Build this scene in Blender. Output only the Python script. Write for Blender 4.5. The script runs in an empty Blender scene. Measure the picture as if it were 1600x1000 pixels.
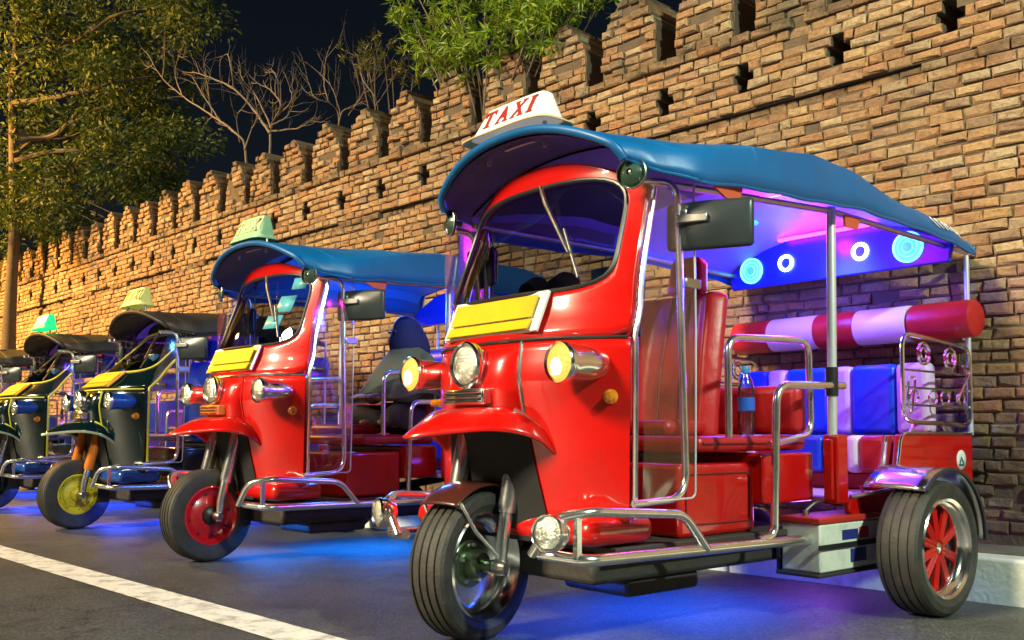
import bpy, math, random
from mathutils import Vector, Matrix, noise as mnoise
random.seed(7)
S = bpy.context.scene
COL = S.collection
R = math.radians

# ------------------------------------------------------------------ camera
FPX, PITCH, HC = 1500.0, R(3.5), 0.75
SHIFT = 675 - 500 - FPX * math.tan(PITCH)
cd = bpy.data.cameras.new('camera')
cam = bpy.data.objects.new('camera', cd); COL.objects.link(cam)
cd.sensor_width = 36; cd.lens = 36 * FPX / 1600
cd.shift_y = SHIFT / 1600; cd.clip_end = 400; cd.clip_start = 0.05
cam.location = (0, 0, HC); cam.rotation_euler = (R(90) + PITCH, 0, 0)
S.camera = cam
S.render.resolution_x = 1024; S.render.resolution_y = 640

# ------------------------------------------------------------------ sky, key light, exposure
SUN_DIR = Vector((0.80, 0.48, -0.57)).normalized()      # the way the light travels
W = bpy.data.worlds.new('World'); S.world = W; W.use_nodes = True
nt = W.node_tree; bg = nt.nodes['Background']
sky = nt.nodes.new('ShaderNodeTexSky'); sky.sky_type = 'NISHITA'; sky.sun_disc = False
sky.sun_elevation = math.asin(-SUN_DIR.z)
sky.sun_rotation = math.atan2(-SUN_DIR.x, -SUN_DIR.y)
nt.links.new(sky.outputs[0], bg.inputs['Color']); bg.inputs['Strength'].default_value = 0.0020
sd = bpy.data.lights.new('sun', 'SUN'); sd.energy = 4.2; sd.angle = R(10); sd.color = (1.0, 0.82, 0.54)
sun = bpy.data.objects.new('sun', sd); COL.objects.link(sun)
sun.rotation_euler = SUN_DIR.to_track_quat('-Z', 'Y').to_euler(); sun.location = (-4, -6, 9)
vs = S.view_settings
vs.view_transform = 'Standard'; vs.look = 'None'; vs.gamma = 1; vs.exposure = 0.6; vs.use_curve_mapping = False

# ------------------------------------------------------------------ projection helpers (photo pixel -> direction)
def ray(px, py):
    r = (px - 800) / FPX; u = -(py - 500 - SHIFT) / FPX
    return Vector((r, math.cos(PITCH) - u * math.sin(PITCH), math.sin(PITCH) + u * math.cos(PITCH)))
def proj(p):
    x, y, z = p[0], p[1], p[2] - HC
    fw = y * math.cos(PITCH) + z * math.sin(PITCH); up = -y * math.sin(PITCH) + z * math.cos(PITCH)
    return 800 + FPX * x / fw, 500 + SHIFT - FPX * up / fw, fw
def ground(px, py, z=0.0):
    d = ray(px, py); t = (z - HC) / d.z
    return Vector((0, 0, HC)) + d * t
PHI = R(44); DW = Vector((-math.sin(PHI), math.cos(PHI), 0)); WN = Vector((math.cos(PHI), math.sin(PHI), 0)); WD = 5.04
def wallpt(u, z, out=0.0): return WN * (WD - out) + DW * u + Vector((0, 0, z))

# ------------------------------------------------------------------ materials
MATS = {}
def mat(name, col, rough=0.5, metal=0.0, coat=0.0, vary=0.0, vscale=6.0, bump=0.0, bscale=40.0, emit=None, estr=0.0,
        alpha=None, spec=0.5, rvary=0.0, dirt=None, dirt_amt=0.0, dscale=3.0, sheen=0.0):
    if name in MATS: return MATS[name]
    m = bpy.data.materials.new(name); m.use_nodes = True; MATS[name] = m
    n = m.node_tree; b = n.nodes['Principled BSDF']; L = n.links.new
    b.inputs['Base Color'].default_value = (*col, 1); b.inputs['Roughness'].default_value = rough
    b.inputs['Metallic'].default_value = metal; b.inputs['Coat Weight'].default_value = coat
    b.inputs['Coat Roughness'].default_value = 0.06; b.inputs['Specular IOR Level'].default_value = spec
    tc = n.nodes.new('ShaderNodeTexCoord')
    if vary or rvary or dirt:
        nz = n.nodes.new('ShaderNodeTexNoise'); nz.inputs['Scale'].default_value = vscale; nz.inputs['Detail'].default_value = 6
        L(tc.outputs['Object'], nz.inputs['Vector'])
        src = None
        if vary:
            mx = n.nodes.new('ShaderNodeMix'); mx.data_type = 'RGBA'
            mx.inputs[6].default_value = tuple(c * (1 - vary) for c in col) + (1,)
            mx.inputs[7].default_value = tuple(min(1, c * (1 + vary)) for c in col) + (1,)
            L(nz.outputs['Fac'], mx.inputs[0]); src = mx.outputs[2]
        if dirt:
            d2 = n.nodes.new('ShaderNodeTexNoise'); d2.inputs['Scale'].default_value = dscale; d2.inputs['Detail'].default_value = 8
            d2.inputs['Roughness'].default_value = 0.7; L(tc.outputs['Object'], d2.inputs['Vector'])
            rp = n.nodes.new('ShaderNodeMapRange'); rp.inputs[1].default_value = 0.48; rp.inputs[2].default_value = 0.72
            rp.inputs[4].default_value = dirt_amt; L(d2.outputs['Fac'], rp.inputs[0])
            m2 = n.nodes.new('ShaderNodeMix'); m2.data_type = 'RGBA'; m2.inputs[6].default_value = (*col, 1)
            m2.inputs[7].default_value = (*dirt, 1); L(rp.outputs[0], m2.inputs[0])
            if src: L(src, m2.inputs[6])
            src = m2.outputs[2]
        if src: L(src, b.inputs['Base Color'])
        if rvary:
            r2 = n.nodes.new('ShaderNodeMapRange'); r2.inputs[3].default_value = max(0.02, rough - rvary); r2.inputs[4].default_value = min(1, rough + rvary)
            L(nz.outputs['Fac'], r2.inputs[0]); L(r2.outputs[0], b.inputs['Roughness'])
    if bump:
        nb = n.nodes.new('ShaderNodeTexNoise'); nb.inputs['Scale'].default_value = bscale; nb.inputs['Detail'].default_value = 5
        L(tc.outputs['Object'], nb.inputs['Vector'])
        bp = n.nodes.new('ShaderNodeBump'); bp.inputs['Strength'].default_value = bump; bp.inputs['Distance'].default_value = 0.01
        L(nb.outputs['Fac'], bp.inputs['Height']); L(bp.outputs[0], b.inputs['Normal'])
    if emit:
        b.inputs['Emission Color'].default_value = (*emit, 1); b.inputs['Emission Strength'].default_value = estr
    return m
def glassmat(name, tint, gloss=0.10, rough=0.02):
    if name in MATS: return MATS[name]
    m = bpy.data.materials.new(name); m.use_nodes = True; MATS[name] = m
    n = m.node_tree; L = n.links.new; n.nodes.remove(n.nodes['Principled BSDF'])
    tr = n.nodes.new('ShaderNodeBsdfTransparent'); tr.inputs[0].default_value = (*tint, 1)
    gl = n.nodes.new('ShaderNodeBsdfGlossy'); gl.inputs['Roughness'].default_value = rough; gl.inputs[0].default_value = (1, 1, 1, 1)
    fr = n.nodes.new('ShaderNodeFresnel'); fr.inputs[0].default_value = 1.5
    ad = n.nodes.new('ShaderNodeMath'); ad.operation = 'ADD'; ad.inputs[1].default_value = gloss; ad.use_clamp = True
    mx = n.nodes.new('ShaderNodeMixShader')
    L(fr.outputs[0], ad.inputs[0]); L(ad.outputs[0], mx.inputs[0]); L(tr.outputs[0], mx.inputs[1]); L(gl.outputs[0], mx.inputs[2])
    L(mx.outputs[0], n.nodes['Material Output'].inputs[0])
    return m
red = mat('red_paint', (0.52, 0.004, 0.002), 0.30, coat=1.0, vary=0.10, vscale=3, rvary=0.10, dirt=(0.20, 0.020, 0.012), dirt_amt=0.5, dscale=4.5, spec=0.3, bump=0.05, bscale=7)
redv = mat('red_vinyl', (0.46, 0.014, 0.014), 0.38, vary=0.25, vscale=7, bump=0.5, bscale=11, rvary=0.1)
chrome = mat('chrome', (0.86, 0.87, 0.86), 0.17, 1.0, vary=0.18, vscale=14, rvary=0.07, bump=0.04, bscale=25)
stainless = mat('stainless_tube', (0.86, 0.87, 0.86), 0.22, 0.96, vary=0.12, vscale=14, rvary=0.08)
steel = mat('steel', (0.45, 0.45, 0.44), 0.35, 1.0, vary=0.3, vscale=20, rvary=0.12)
rubber = mat('tyre_rubber', (0.022, 0.023, 0.022), 0.62, vary=0.35, vscale=18, bump=0.25, bscale=90, dirt=(0.07, 0.06, 0.05), dirt_amt=0.5, dscale=9)
black = mat('black_plastic', (0.018, 0.019, 0.022), 0.4, vary=0.3, rvary=0.1)
mblack = mat('mirror_black', (0.022, 0.032, 0.038), 0.32, vary=0.2, rvary=0.08)
dark = mat('chassis_dark', (0.030, 0.027, 0.024), 0.7, vary=0.5, vscale=12, bump=0.4)
blue = mat('blue_canopy', (0.0, 0.11, 0.33), 0.42, vary=0.25, vscale=4, bump=0.7, bscale=5, rvary=0.1, dirt=(0.0, 0.09, 0.30), dirt_amt=0.5)
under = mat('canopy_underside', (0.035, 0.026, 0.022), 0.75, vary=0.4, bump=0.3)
liner = mat('roof_liner', (0.14, 0.13, 0.42), 0.55, vary=0.12, bump=0.2, bscale=14)
white = mat('white_plastic', (0.78, 0.76, 0.72), 0.35, vary=0.08, dirt=(0.4, 0.33, 0.22), dirt_amt=0.4, dscale=8)
cream = mat('cream_plastic', (0.70, 0.52, 0.28), 0.4, vary=0.15)
letter = mat('red_letter', (0.32, 0.012, 0.010), 0.5)
yellow = mat('plate_yellow', (0.62, 0.43, 0.010), 0.4, vary=0.12, vscale=10, dirt=(0.4, 0.26, 0.02), dirt_amt=0.5, dscale=6)
pale = mat('plate_frame', (0.72, 0.74, 0.68), 0.3, vary=0.1)
amber = mat('amber_lens', (0.70, 0.22, 0.01), 0.15, coat=1.0)
glass = glassmat('windscreen', (0.27, 0.29, 0.32), 0.07)
plastic = glassmat('clear_sheet', (0.84, 0.85, 0.88), 0.07, 0.10)
lens = mat('lamp_lens', (0.62, 0.68, 0.62), 0.10, 0.85, bump=0.8, bscale=120)
lit = mat('lamp_lit', (0.25, 0.16, 0.04), 0.15, emit=(1.0, 0.42, 0.06), estr=0.95, bump=0.8, bscale=90)
litc = mat('lamp_bulb', (1, 0.9, 0.7), 0.2, emit=(1.0, 0.86, 0.55), estr=9)
ledb = mat('led_blue', (0.01, 0.03, 0.5), 0.3, emit=(0.02, 0.10, 1.0), estr=14)
ledc = mat('led_cyan', (0.1, 0.7, 0.7), 0.3, emit=(0.10, 0.85, 1.0), estr=0.42, bump=0.6, bscale=60)
ledr = mat('led_cyan_ring', (0.1, 0.7, 0.7), 0.3, emit=(0.16, 0.9, 1.0), estr=1.6)
post = mat('bright_post', (0.80, 0.81, 0.82), 0.38, 0.55, vary=0.1, vscale=12)
ledw = mat('led_white', (0.9, 0.95, 0.9), 0.3, emit=(0.72, 0.95, 1.0), estr=7)
ledp = mat('led_pink', (0.8, 0.05, 0.3), 0.3, emit=(1.0, 0.02, 0.30), estr=10)
bluev = mat('blue_vinyl', (0.008, 0.07, 0.62), 0.35, vary=0.15, bump=0.3, bscale=16)
lilac = mat('lilac_vinyl', (0.62, 0.48, 0.66), 0.38, vary=0.1, bump=0.3, bscale=16)
whitev = mat('white_vinyl', (0.74, 0.70, 0.74), 0.4, vary=0.1, bump=0.25, bscale=16)
panelb = mat('blue_panel', (0.01, 0.03, 0.55), 0.3, vary=0.2)
battery_w = mat('battery_case', (0.72, 0.76, 0.66), 0.4, vary=0.1, dirt=(0.3, 0.28, 0.2), dirt_amt=0.5, dscale=10)
green_metal = mat('hub_metal', (0.20, 0.26, 0.16), 0.32, 1.0, vary=0.4, vscale=30)
orange = mat('orange_paint', (0.62, 0.16, 0.01), 0.35, coat=0.6)
ywheel = mat('yellow_wheel', (0.62, 0.50, 0.02), 0.4, vary=0.2, vscale=14, dirt=(0.2, 0.14, 0.02), dirt_amt=0.6, dscale=9)
ytrim = mat('yellow_trim', (0.55, 0.55, 0.05), 0.35)
gpaint = mat('green_paint', (0.001, 0.009, 0.012), 0.16, coat=1.0, vary=0.3, rvary=0.08)
dcanopy = mat('dark_canopy', (0.012, 0.010, 0.010), 0.6, vary=0.3, bump=0.3, bscale=9)
bbody = mat('blue_body', (0.004, 0.06, 0.34), 0.25, coat=1.0, vary=0.2)
gsign = mat('green_sign', (0.02, 0.55, 0.15), 0.4, emit=(0.01, 1.0, 0.16), estr=1.1)
psign = mat('pale_green_sign', (0.32, 0.58, 0.33), 0.4, vary=0.1)
ysign = mat('pale_yellow_sign', (0.62, 0.62, 0.22), 0.4, emit=(0.8, 0.8, 0.2), estr=0.12)
wsign = mat('taxi_white', (0.82, 0.80, 0.78), 0.3, emit=(1.0, 0.9, 0.8), estr=0.10)
skin = mat('skin', (0.33, 0.17, 0.10), 0.5, vary=0.15)
olive = mat('olive_cloth', (0.13, 0.14, 0.075), 0.85, vary=0.3, bump=0.6, bscale=14)
navy = mat('navy_cloth', (0.012, 0.018, 0.10), 0.85, vary=0.3, bump=0.5, bscale=14)

# ------------------------------------------------------------------ mesh helpers
class MB:
    def __init__(s, M=None): s.v = []; s.f = []; s.M = M
    def add(s, vs, fs):
        o = len(s.v)
        s.v += [(s.M @ Vector(v)) if s.M else Vector(v) for v in vs]
        s.f += [tuple(i + o for i in f) for f in fs]
        return s
    def box(s, x0, x1, y0, y1, z0, z1, M=None):
        vs = [Vector((x, y, z)) for x in (x0, x1) for y in (y0, y1) for z in (z0, z1)]
        if M: vs = [M @ v for v in vs]
        return s.add(vs, [(0, 1, 3, 2), (4, 6, 7, 5), (0, 4, 5, 1), (2, 3, 7, 6), (0, 2, 6, 4), (1, 5, 7, 3)])
    def grid(s, fn, nu, nv, closed=False):
        vs = [fn(i / (nu if closed else nu - 1), j / (nv - 1)) for i in range(nu) for j in range(nv)]
        fs = []
        for i in range(nu if closed else nu - 1):
            for j in range(nv - 1):
                a = i * nv + j; b = ((i + 1) % nu) * nv + j
                fs.append((a, b, b + 1, a + 1))
        return s.add(vs, fs)
    def tube(s, pts, r, n=10, closed=False, caps=True):
        pts = [Vector(p) for p in pts]; N = len(pts)
        rs = r if isinstance(r, (list, tuple)) else [r] * N
        vs = []; prev = None
        for i, p in enumerate(pts):
            a = pts[(i - 1) % N] if (closed or i) else p; b = pts[(i + 1) % N] if (closed or i < N - 1) else p
            t = (b - a).normalized()
            if prev is None:
                up = Vector((0, 0, 1)) if abs(t.z) < 0.9 else Vector((1, 0, 0))
                nrm = t.cross(up).normalized()
            else:
                nrm = (prev - t * prev.dot(t)).normalized()
            prev = nrm; bn = t.cross(nrm)
            for k in range(n):
                q = 2 * math.pi * k / n
                vs.append(p + (nrm * math.cos(q) + bn * math.sin(q)) * rs[i])
        fs = []
        for i in range(N if closed else N - 1):
            for k in range(n):
                a = i * n + k; b = i * n + (k + 1) % n; c = ((i + 1) % N) * n
                fs.append((a, b, c + (k + 1) % n, c + k))
        if caps and not closed:
            fs.append(tuple(range(n))[::-1]); fs.append(tuple((N - 1) * n + k for k in range(n)))
        return s.add(vs, fs)
    def lathe(s, prof, c=(0, 0, 0), axis=(0, 1, 0), n=32):
        ax = Vector(axis).normalized(); up = Vector((0, 0, 1)) if abs(ax.z) < 0.9 else Vector((1, 0, 0))
        e1 = ax.cross(up).normalized(); e2 = ax.cross(e1); c = Vector(c)
        vs = []; m = len(prof)
        for i in range(n):
            q = 2 * math.pi * i / n; d = e1 * math.cos(q) + e2 * math.sin(q)
            for (r, h) in prof: vs.append(c + d * r + ax * h)
        fs = []
        for i in range(n):
            for j in range(m - 1):
                a = i * m + j; b = ((i + 1) % n) * m + j
                fs.append((a, b, b + 1, a + 1))
        return s.add(vs, fs)
    def prism(s, poly, d0, d1, plane='xz'):
        # polygon in a plane, extruded along the third axis from d0 to d1
        def P(a, b, d): return {'xz': (a, d, b), 'yz': (d, a, b), 'xy': (a, b, d)}[plane]
        n = len(poly)
        vs = [P(a, b, d0) for a, b in poly] + [P(a, b, d1) for a, b in poly]
        fs = [tuple(range(n)), tuple(range(2 * n - 1, n - 1, -1))]
        fs += [(i, i + n, (i + 1) % n + n, (i + 1) % n) for i in range(n)]
        return s.add(vs, fs)
    def ball(s, c, rx, ry, rz, n=16, m=10):
        c = Vector(c)
        return s.grid(lambda a, b: c + Vector((rx * math.cos(2 * math.pi * a) * math.sin(math.pi * b), ry * math.sin(2 * math.pi * a) * math.sin(math.pi * b), rz * math.cos(math.pi * b))), n, m, True)
    def build(s, name, m, parent=None, bevel=0.0, solid=0.0, angle=40, smooth=True, seg=2, sub=0, recalc=True):
        me = bpy.data.meshes.new(name)
        me.from_pydata([tuple(v) for v in s.v], [], s.f)
        if recalc:
            import bmesh
            bm = bmesh.new(); bm.from_mesh(me); bmesh.ops.remove_doubles(bm, verts=bm.verts, dist=1e-5)
            bmesh.ops.recalc_face_normals(bm, faces=bm.faces); bm.to_mesh(me); bm.free()
        o = bpy.data.objects.new(name, me); COL.objects.link(o); me.materials.append(m)
        if smooth:
            me.shade_smooth()
            me.set_sharp_from_angle(angle=R(angle))
        if solid:
            md = o.modifiers.new('solid', 'SOLIDIFY'); md.thickness = solid; md.offset = 0
        if bevel:
            md = o.modifiers.new('bevel', 'BEVEL'); md.width = bevel; md.segments = seg; md.limit_method = 'ANGLE'; md.angle_limit = R(35)
            md.harden_normals = False
        if sub:
            md = o.modifiers.new('sub', 'SUBSURF'); md.levels = sub; md.render_levels = sub
        if parent: o.parent = parent
        return o
def fillet(pts, r, n=6, closed=False):
    pts = [Vector(p) for p in pts]; out = []; N = len(pts)
    for i, p in enumerate(pts):
        if not closed and i in (0, N - 1): out.append(p); continue
        a = pts[i - 1]; b = pts[(i + 1) % N]
        d1 = (a - p); d2 = (b - p); rr = min(r, d1.length * 0.49, d2.length * 0.49)
        s0 = p + d1.normalized() * rr; s1 = p + d2.normalized() * rr
        for k in range(n + 1):
            t = k / n; out.append(s0 * (1 - t) ** 2 + p * 2 * t * (1 - t) + s1 * t * t)
    return out
def interp(xs, ys, x):
    if x <= xs[0]: return ys[0]
    for i in range(1, len(xs)):
        if x <= xs[i]:
            t = (x - xs[i - 1]) / (xs[i] - xs[i - 1]); t = t * t * (3 - 2 * t) * 0.5 + t * 0.5
            return ys[i - 1] + (ys[i] - ys[i - 1]) * t
    return ys[-1]
def crom(pts, t):
    n = len(pts) - 1; f = t * n; i = min(int(f), n - 1); f -= i
    p = [Vector(pts[max(0, min(n, i + k))]) for k in (-1, 0, 1, 2)]
    return 0.5 * ((2 * p[1]) + (p[2] - p[0]) * f + (2 * p[0] - 5 * p[1] + 4 * p[2] - p[3]) * f * f + (3 * p[1] - p[0] - 3 * p[2] + p[3]) * f ** 3)
def empty(name, loc=(0, 0, 0), rz=0.0):
    o = bpy.data.objects.new(name, None); COL.objects.link(o); o.location = loc; o.rotation_euler = (0, 0, rz); o.empty_display_size = 0.2
    return o
def tag(o, label=None, cat=None, group=None, kind=None):
    if label: o['label'] = label
    if cat: o['category'] = cat
    if group: o['group'] = group
    if kind: o['kind'] = kind
    return o
def light(name, kind, loc, color, power, parent=None, size=0.1, sizey=None, direction=None):
    ld = bpy.data.lights.new(name, kind); ld.color = color; ld.energy = power
    if kind == 'AREA':
        ld.size = size
        if sizey: ld.shape = 'RECTANGLE'; ld.size_y = sizey
    elif kind != 'SUN': ld.shadow_soft_size = size
    o = bpy.data.objects.new(name, ld); COL.objects.link(o); o.location = loc
    if direction: o.rotation_euler = Vector(direction).to_track_quat('-Z', 'Y').to_euler()
    if parent: o.parent = parent
    return o

# ------------------------------------------------------------------ ground, line, kerb, pavement
def asphalt():
    m = bpy.data.materials.new('asphalt'); m.use_nodes = True; n = m.node_tree; L = n.links.new; b = n.nodes['Principled BSDF']
    g = n.nodes.new('ShaderNodeNewGeometry')
    def nz(sc, det=6, ro=0.6):
        t = n.nodes.new('ShaderNodeTexNoise'); t.inputs['Scale'].default_value = sc; t.inputs['Detail'].default_value = det; t.inputs['Roughness'].default_value = ro
        L(g.outputs['Position'], t.inputs['Vector']); return t
    a = nz(1.1); c = nz(75, 4, 0.85); d = nz(9, 8, 0.7)
    r1 = n.nodes.new('ShaderNodeValToRGB'); e = r1.color_ramp.elements
    e[0].position = 0.3; e[0].color = (0.028, 0.034, 0.035, 1); e[1].position = 0.72; e[1].color = (0.066, 0.076, 0.076, 1)
    L(a.outputs['Fac'], r1.inputs[0])
    r2 = n.nodes.new('ShaderNodeValToRGB'); e = r2.color_ramp.elements
    e[0].position = 0.40; e[0].color = (0.25, 0.25, 0.25, 1); e[1].position = 0.64; e[1].color = (2.6, 2.5, 2.35, 1)
    L(c.outputs['Fac'], r2.inputs[0])
    m1 = n.nodes.new('ShaderNodeMix'); m1.data_type = 'RGBA'; m1.blend_type = 'MULTIPLY'; m1.inputs[0].default_value = 0.75
    L(r1.outputs[0], m1.inputs[6]); L(r2.outputs[0], m1.inputs[7])
    vo = n.nodes.new('ShaderNodeTexVoronoi'); vo.inputs['Scale'].default_value = 95; L(g.outputs['Position'], vo.inputs['Vector'])
    bw_ = n.nodes.new('ShaderNodeSeparateColor'); L(vo.outputs['Color'], bw_.inputs[0])
    r4 = n.nodes.new('ShaderNodeValToRGB'); e = r4.color_ramp.elements
    e[0].position = 0.25; e[0].color = (0.55, 0.55, 0.55, 1); e[1].position = 0.95; e[1].color = (2.3, 2.25, 2.1, 1); L(bw_.outputs[0], r4.inputs[0])
    m4 = n.nodes.new('ShaderNodeMix'); m4.data_type = 'RGBA'; m4.blend_type = 'MULTIPLY'; m4.inputs[0].default_value = 0.45
    L(m1.outputs[2], m4.inputs[6]); L(r4.outputs[0], m4.inputs[7]); m1 = m4
    m2 = n.nodes.new('ShaderNodeMix'); m2.data_type = 'RGBA'; m2.blend_type = 'MULTIPLY'; m2.inputs[0].default_value = 0.6
    r3 = n.nodes.new('ShaderNodeValToRGB'); e = r3.color_ramp.elements
    e[0].position = 0.35; e[0].color = (0.45, 0.45, 0.45, 1); e[1].position = 0.62; e[1].color = (1.15, 1.12, 1.1, 1)
    L(d.outputs['Fac'], r3.inputs[0]); L(m1.outputs[2], m2.inputs[6]); L(r3.outputs[0], m2.inputs[7])
    wv = n.nodes.new('ShaderNodeVectorMath'); wv.operation = 'MULTIPLY_ADD'; L(d.outputs['Color'], wv.inputs[0]); wv.inputs[1].default_value = (.5, .5, .5); L(g.outputs['Position'], wv.inputs[2])
    ck = n.nodes.new('ShaderNodeTexVoronoi'); ck.feature = 'DISTANCE_TO_EDGE'; ck.inputs['Scale'].default_value = 0.55; L(wv.outputs[0], ck.inputs['Vector'])
    cm = n.nodes.new('ShaderNodeMapRange'); cm.inputs[1].default_value = 0.002; cm.inputs[2].default_value = 0.007; cm.inputs[3].default_value = 0.85; cm.inputs[4].default_value = 0.0; L(ck.outputs['Distance'], cm.inputs[0])
    cx_ = n.nodes.new('ShaderNodeMix'); cx_.data_type = 'RGBA'; cx_.inputs[7].default_value = (.010, .010, .009, 1); L(cm.outputs[0], cx_.inputs[0]); L(m2.outputs[2], cx_.inputs[6])
    oil = nz(2.7, 4, .5); om = n.nodes.new('ShaderNodeMapRange'); om.inputs[1].default_value = .62; om.inputs[2].default_value = .70; om.inputs[4].default_value = .7; L(oil.outputs['Fac'], om.inputs[0])
    ox = n.nodes.new('ShaderNodeMix'); ox.data_type = 'RGBA'; ox.inputs[7].default_value = (.014, .014, .013, 1); L(om.outputs[0], ox.inputs[0]); L(cx_.outputs[2], ox.inputs[6]); L(ox.outputs[2], b.inputs['Base Color'])
    rr = n.nodes.new('ShaderNodeMapRange'); rr.inputs[3].default_value = 0.32; rr.inputs[4].default_value = 0.7; L(d.outputs['Fac'], rr.inputs[0]); L(rr.outputs[0], b.inputs['Roughness'])
    bp = n.nodes.new('ShaderNodeBump'); bp.inputs['Strength'].default_value = 0.9; bp.inputs['Distance'].default_value = 0.012
    L(c.outputs['Fac'], bp.inputs['Height']); L(bp.outputs[0], b.inputs['Normal'])
    return m
ASPH = asphalt()
tag(MB().grid(lambda a, b: (-150 + 300 * a, -120 + 320 * b, 0), 2, 2).build('road', ASPH, smooth=False), kind='structure')
def paintmat(name, col, holes):
    m = mat(name, col, 0.6, vary=0.18, vscale=14, dirt=(0.10, 0.095, 0.085), dirt_amt=holes, dscale=11, bump=0.3, bscale=120)
    return m
linem = paintmat('road_paint', (0.64, 0.64, 0.60), 0.95)
def strip(u0, u1, n0, n1, z, nu=60):
    return MB().grid(lambda a, b: WN * (n0 + (n1 - n0) * b + 0.004 * mnoise.noise(Vector((a * 300, b * 9, 3)))) + DW * (u0 + (u1 - u0) * a) + Vector((0, 0, z)), nu, 2)
tag(strip(-6, 40, 1.82, 2.01, 0.004, 500).build('road_marking', linem, smooth=False), kind='structure')

kerbm = mat('kerb_paint', (0.68, 0.76, 0.64), 0.6, vary=0.12, vscale=8, bump=0.4, bscale=40, dirt=(0.26, 0.27, 0.20), dirt_amt=0.6, dscale=7)
WROT = math.atan2(DW.y, DW.x)
def WM():   # wall frame: x along the wall, y out towards the road, z up
    return Matrix.Translation(WN * WD) @ Matrix.Rotation(WROT, 4, 'Z')
kerb = tag(MB(WM()).box(-6, 40, 0.02, 0.56, -0.2, 0.185).build('kerb', mat('kerb_bed', (0.12, 0.115, 0.10), 0.9, vary=0.3), smooth=False), kind='structure')
ks = MB(); ks.box(-0.49, 0.49, -0.08, 0.08, -0.2, 0.2)
k0 = None; rk = random.Random(3)
for i in range(26):
    if k0 is None:
        o = ks.build('kerb_stone', kerbm, kerb, bevel=0.015); k0 = o
    else:
        o = k0.copy(); COL.objects.link(o); o.parent = kerb
    p = WN * (WD - 0.50 + rk.uniform(-.006, .006)) + DW * (-2.55 + i * 1.0); o.location = (p.x, p.y, rk.uniform(-.006, .006)); o.rotation_euler = (0, 0, WROT + rk.uniform(-.008, .008))
pavem = mat('pavement_concrete', (0.17, 0.155, 0.125), 0.85, vary=0.35, vscale=5, bump=0.6, bscale=50, dirt=(0.07, 0.06, 0.045), dirt_amt=0.7)
tag(MB(WM()).grid(lambda a, b: (-6 + 46 * a, -0.02 + 0.45 * b, 0.196 + 0.008 * mnoise.noise(Vector((a * 90, b * 2, 0)))), 300, 4).build('pavement', pavem), kind='structure')

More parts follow.
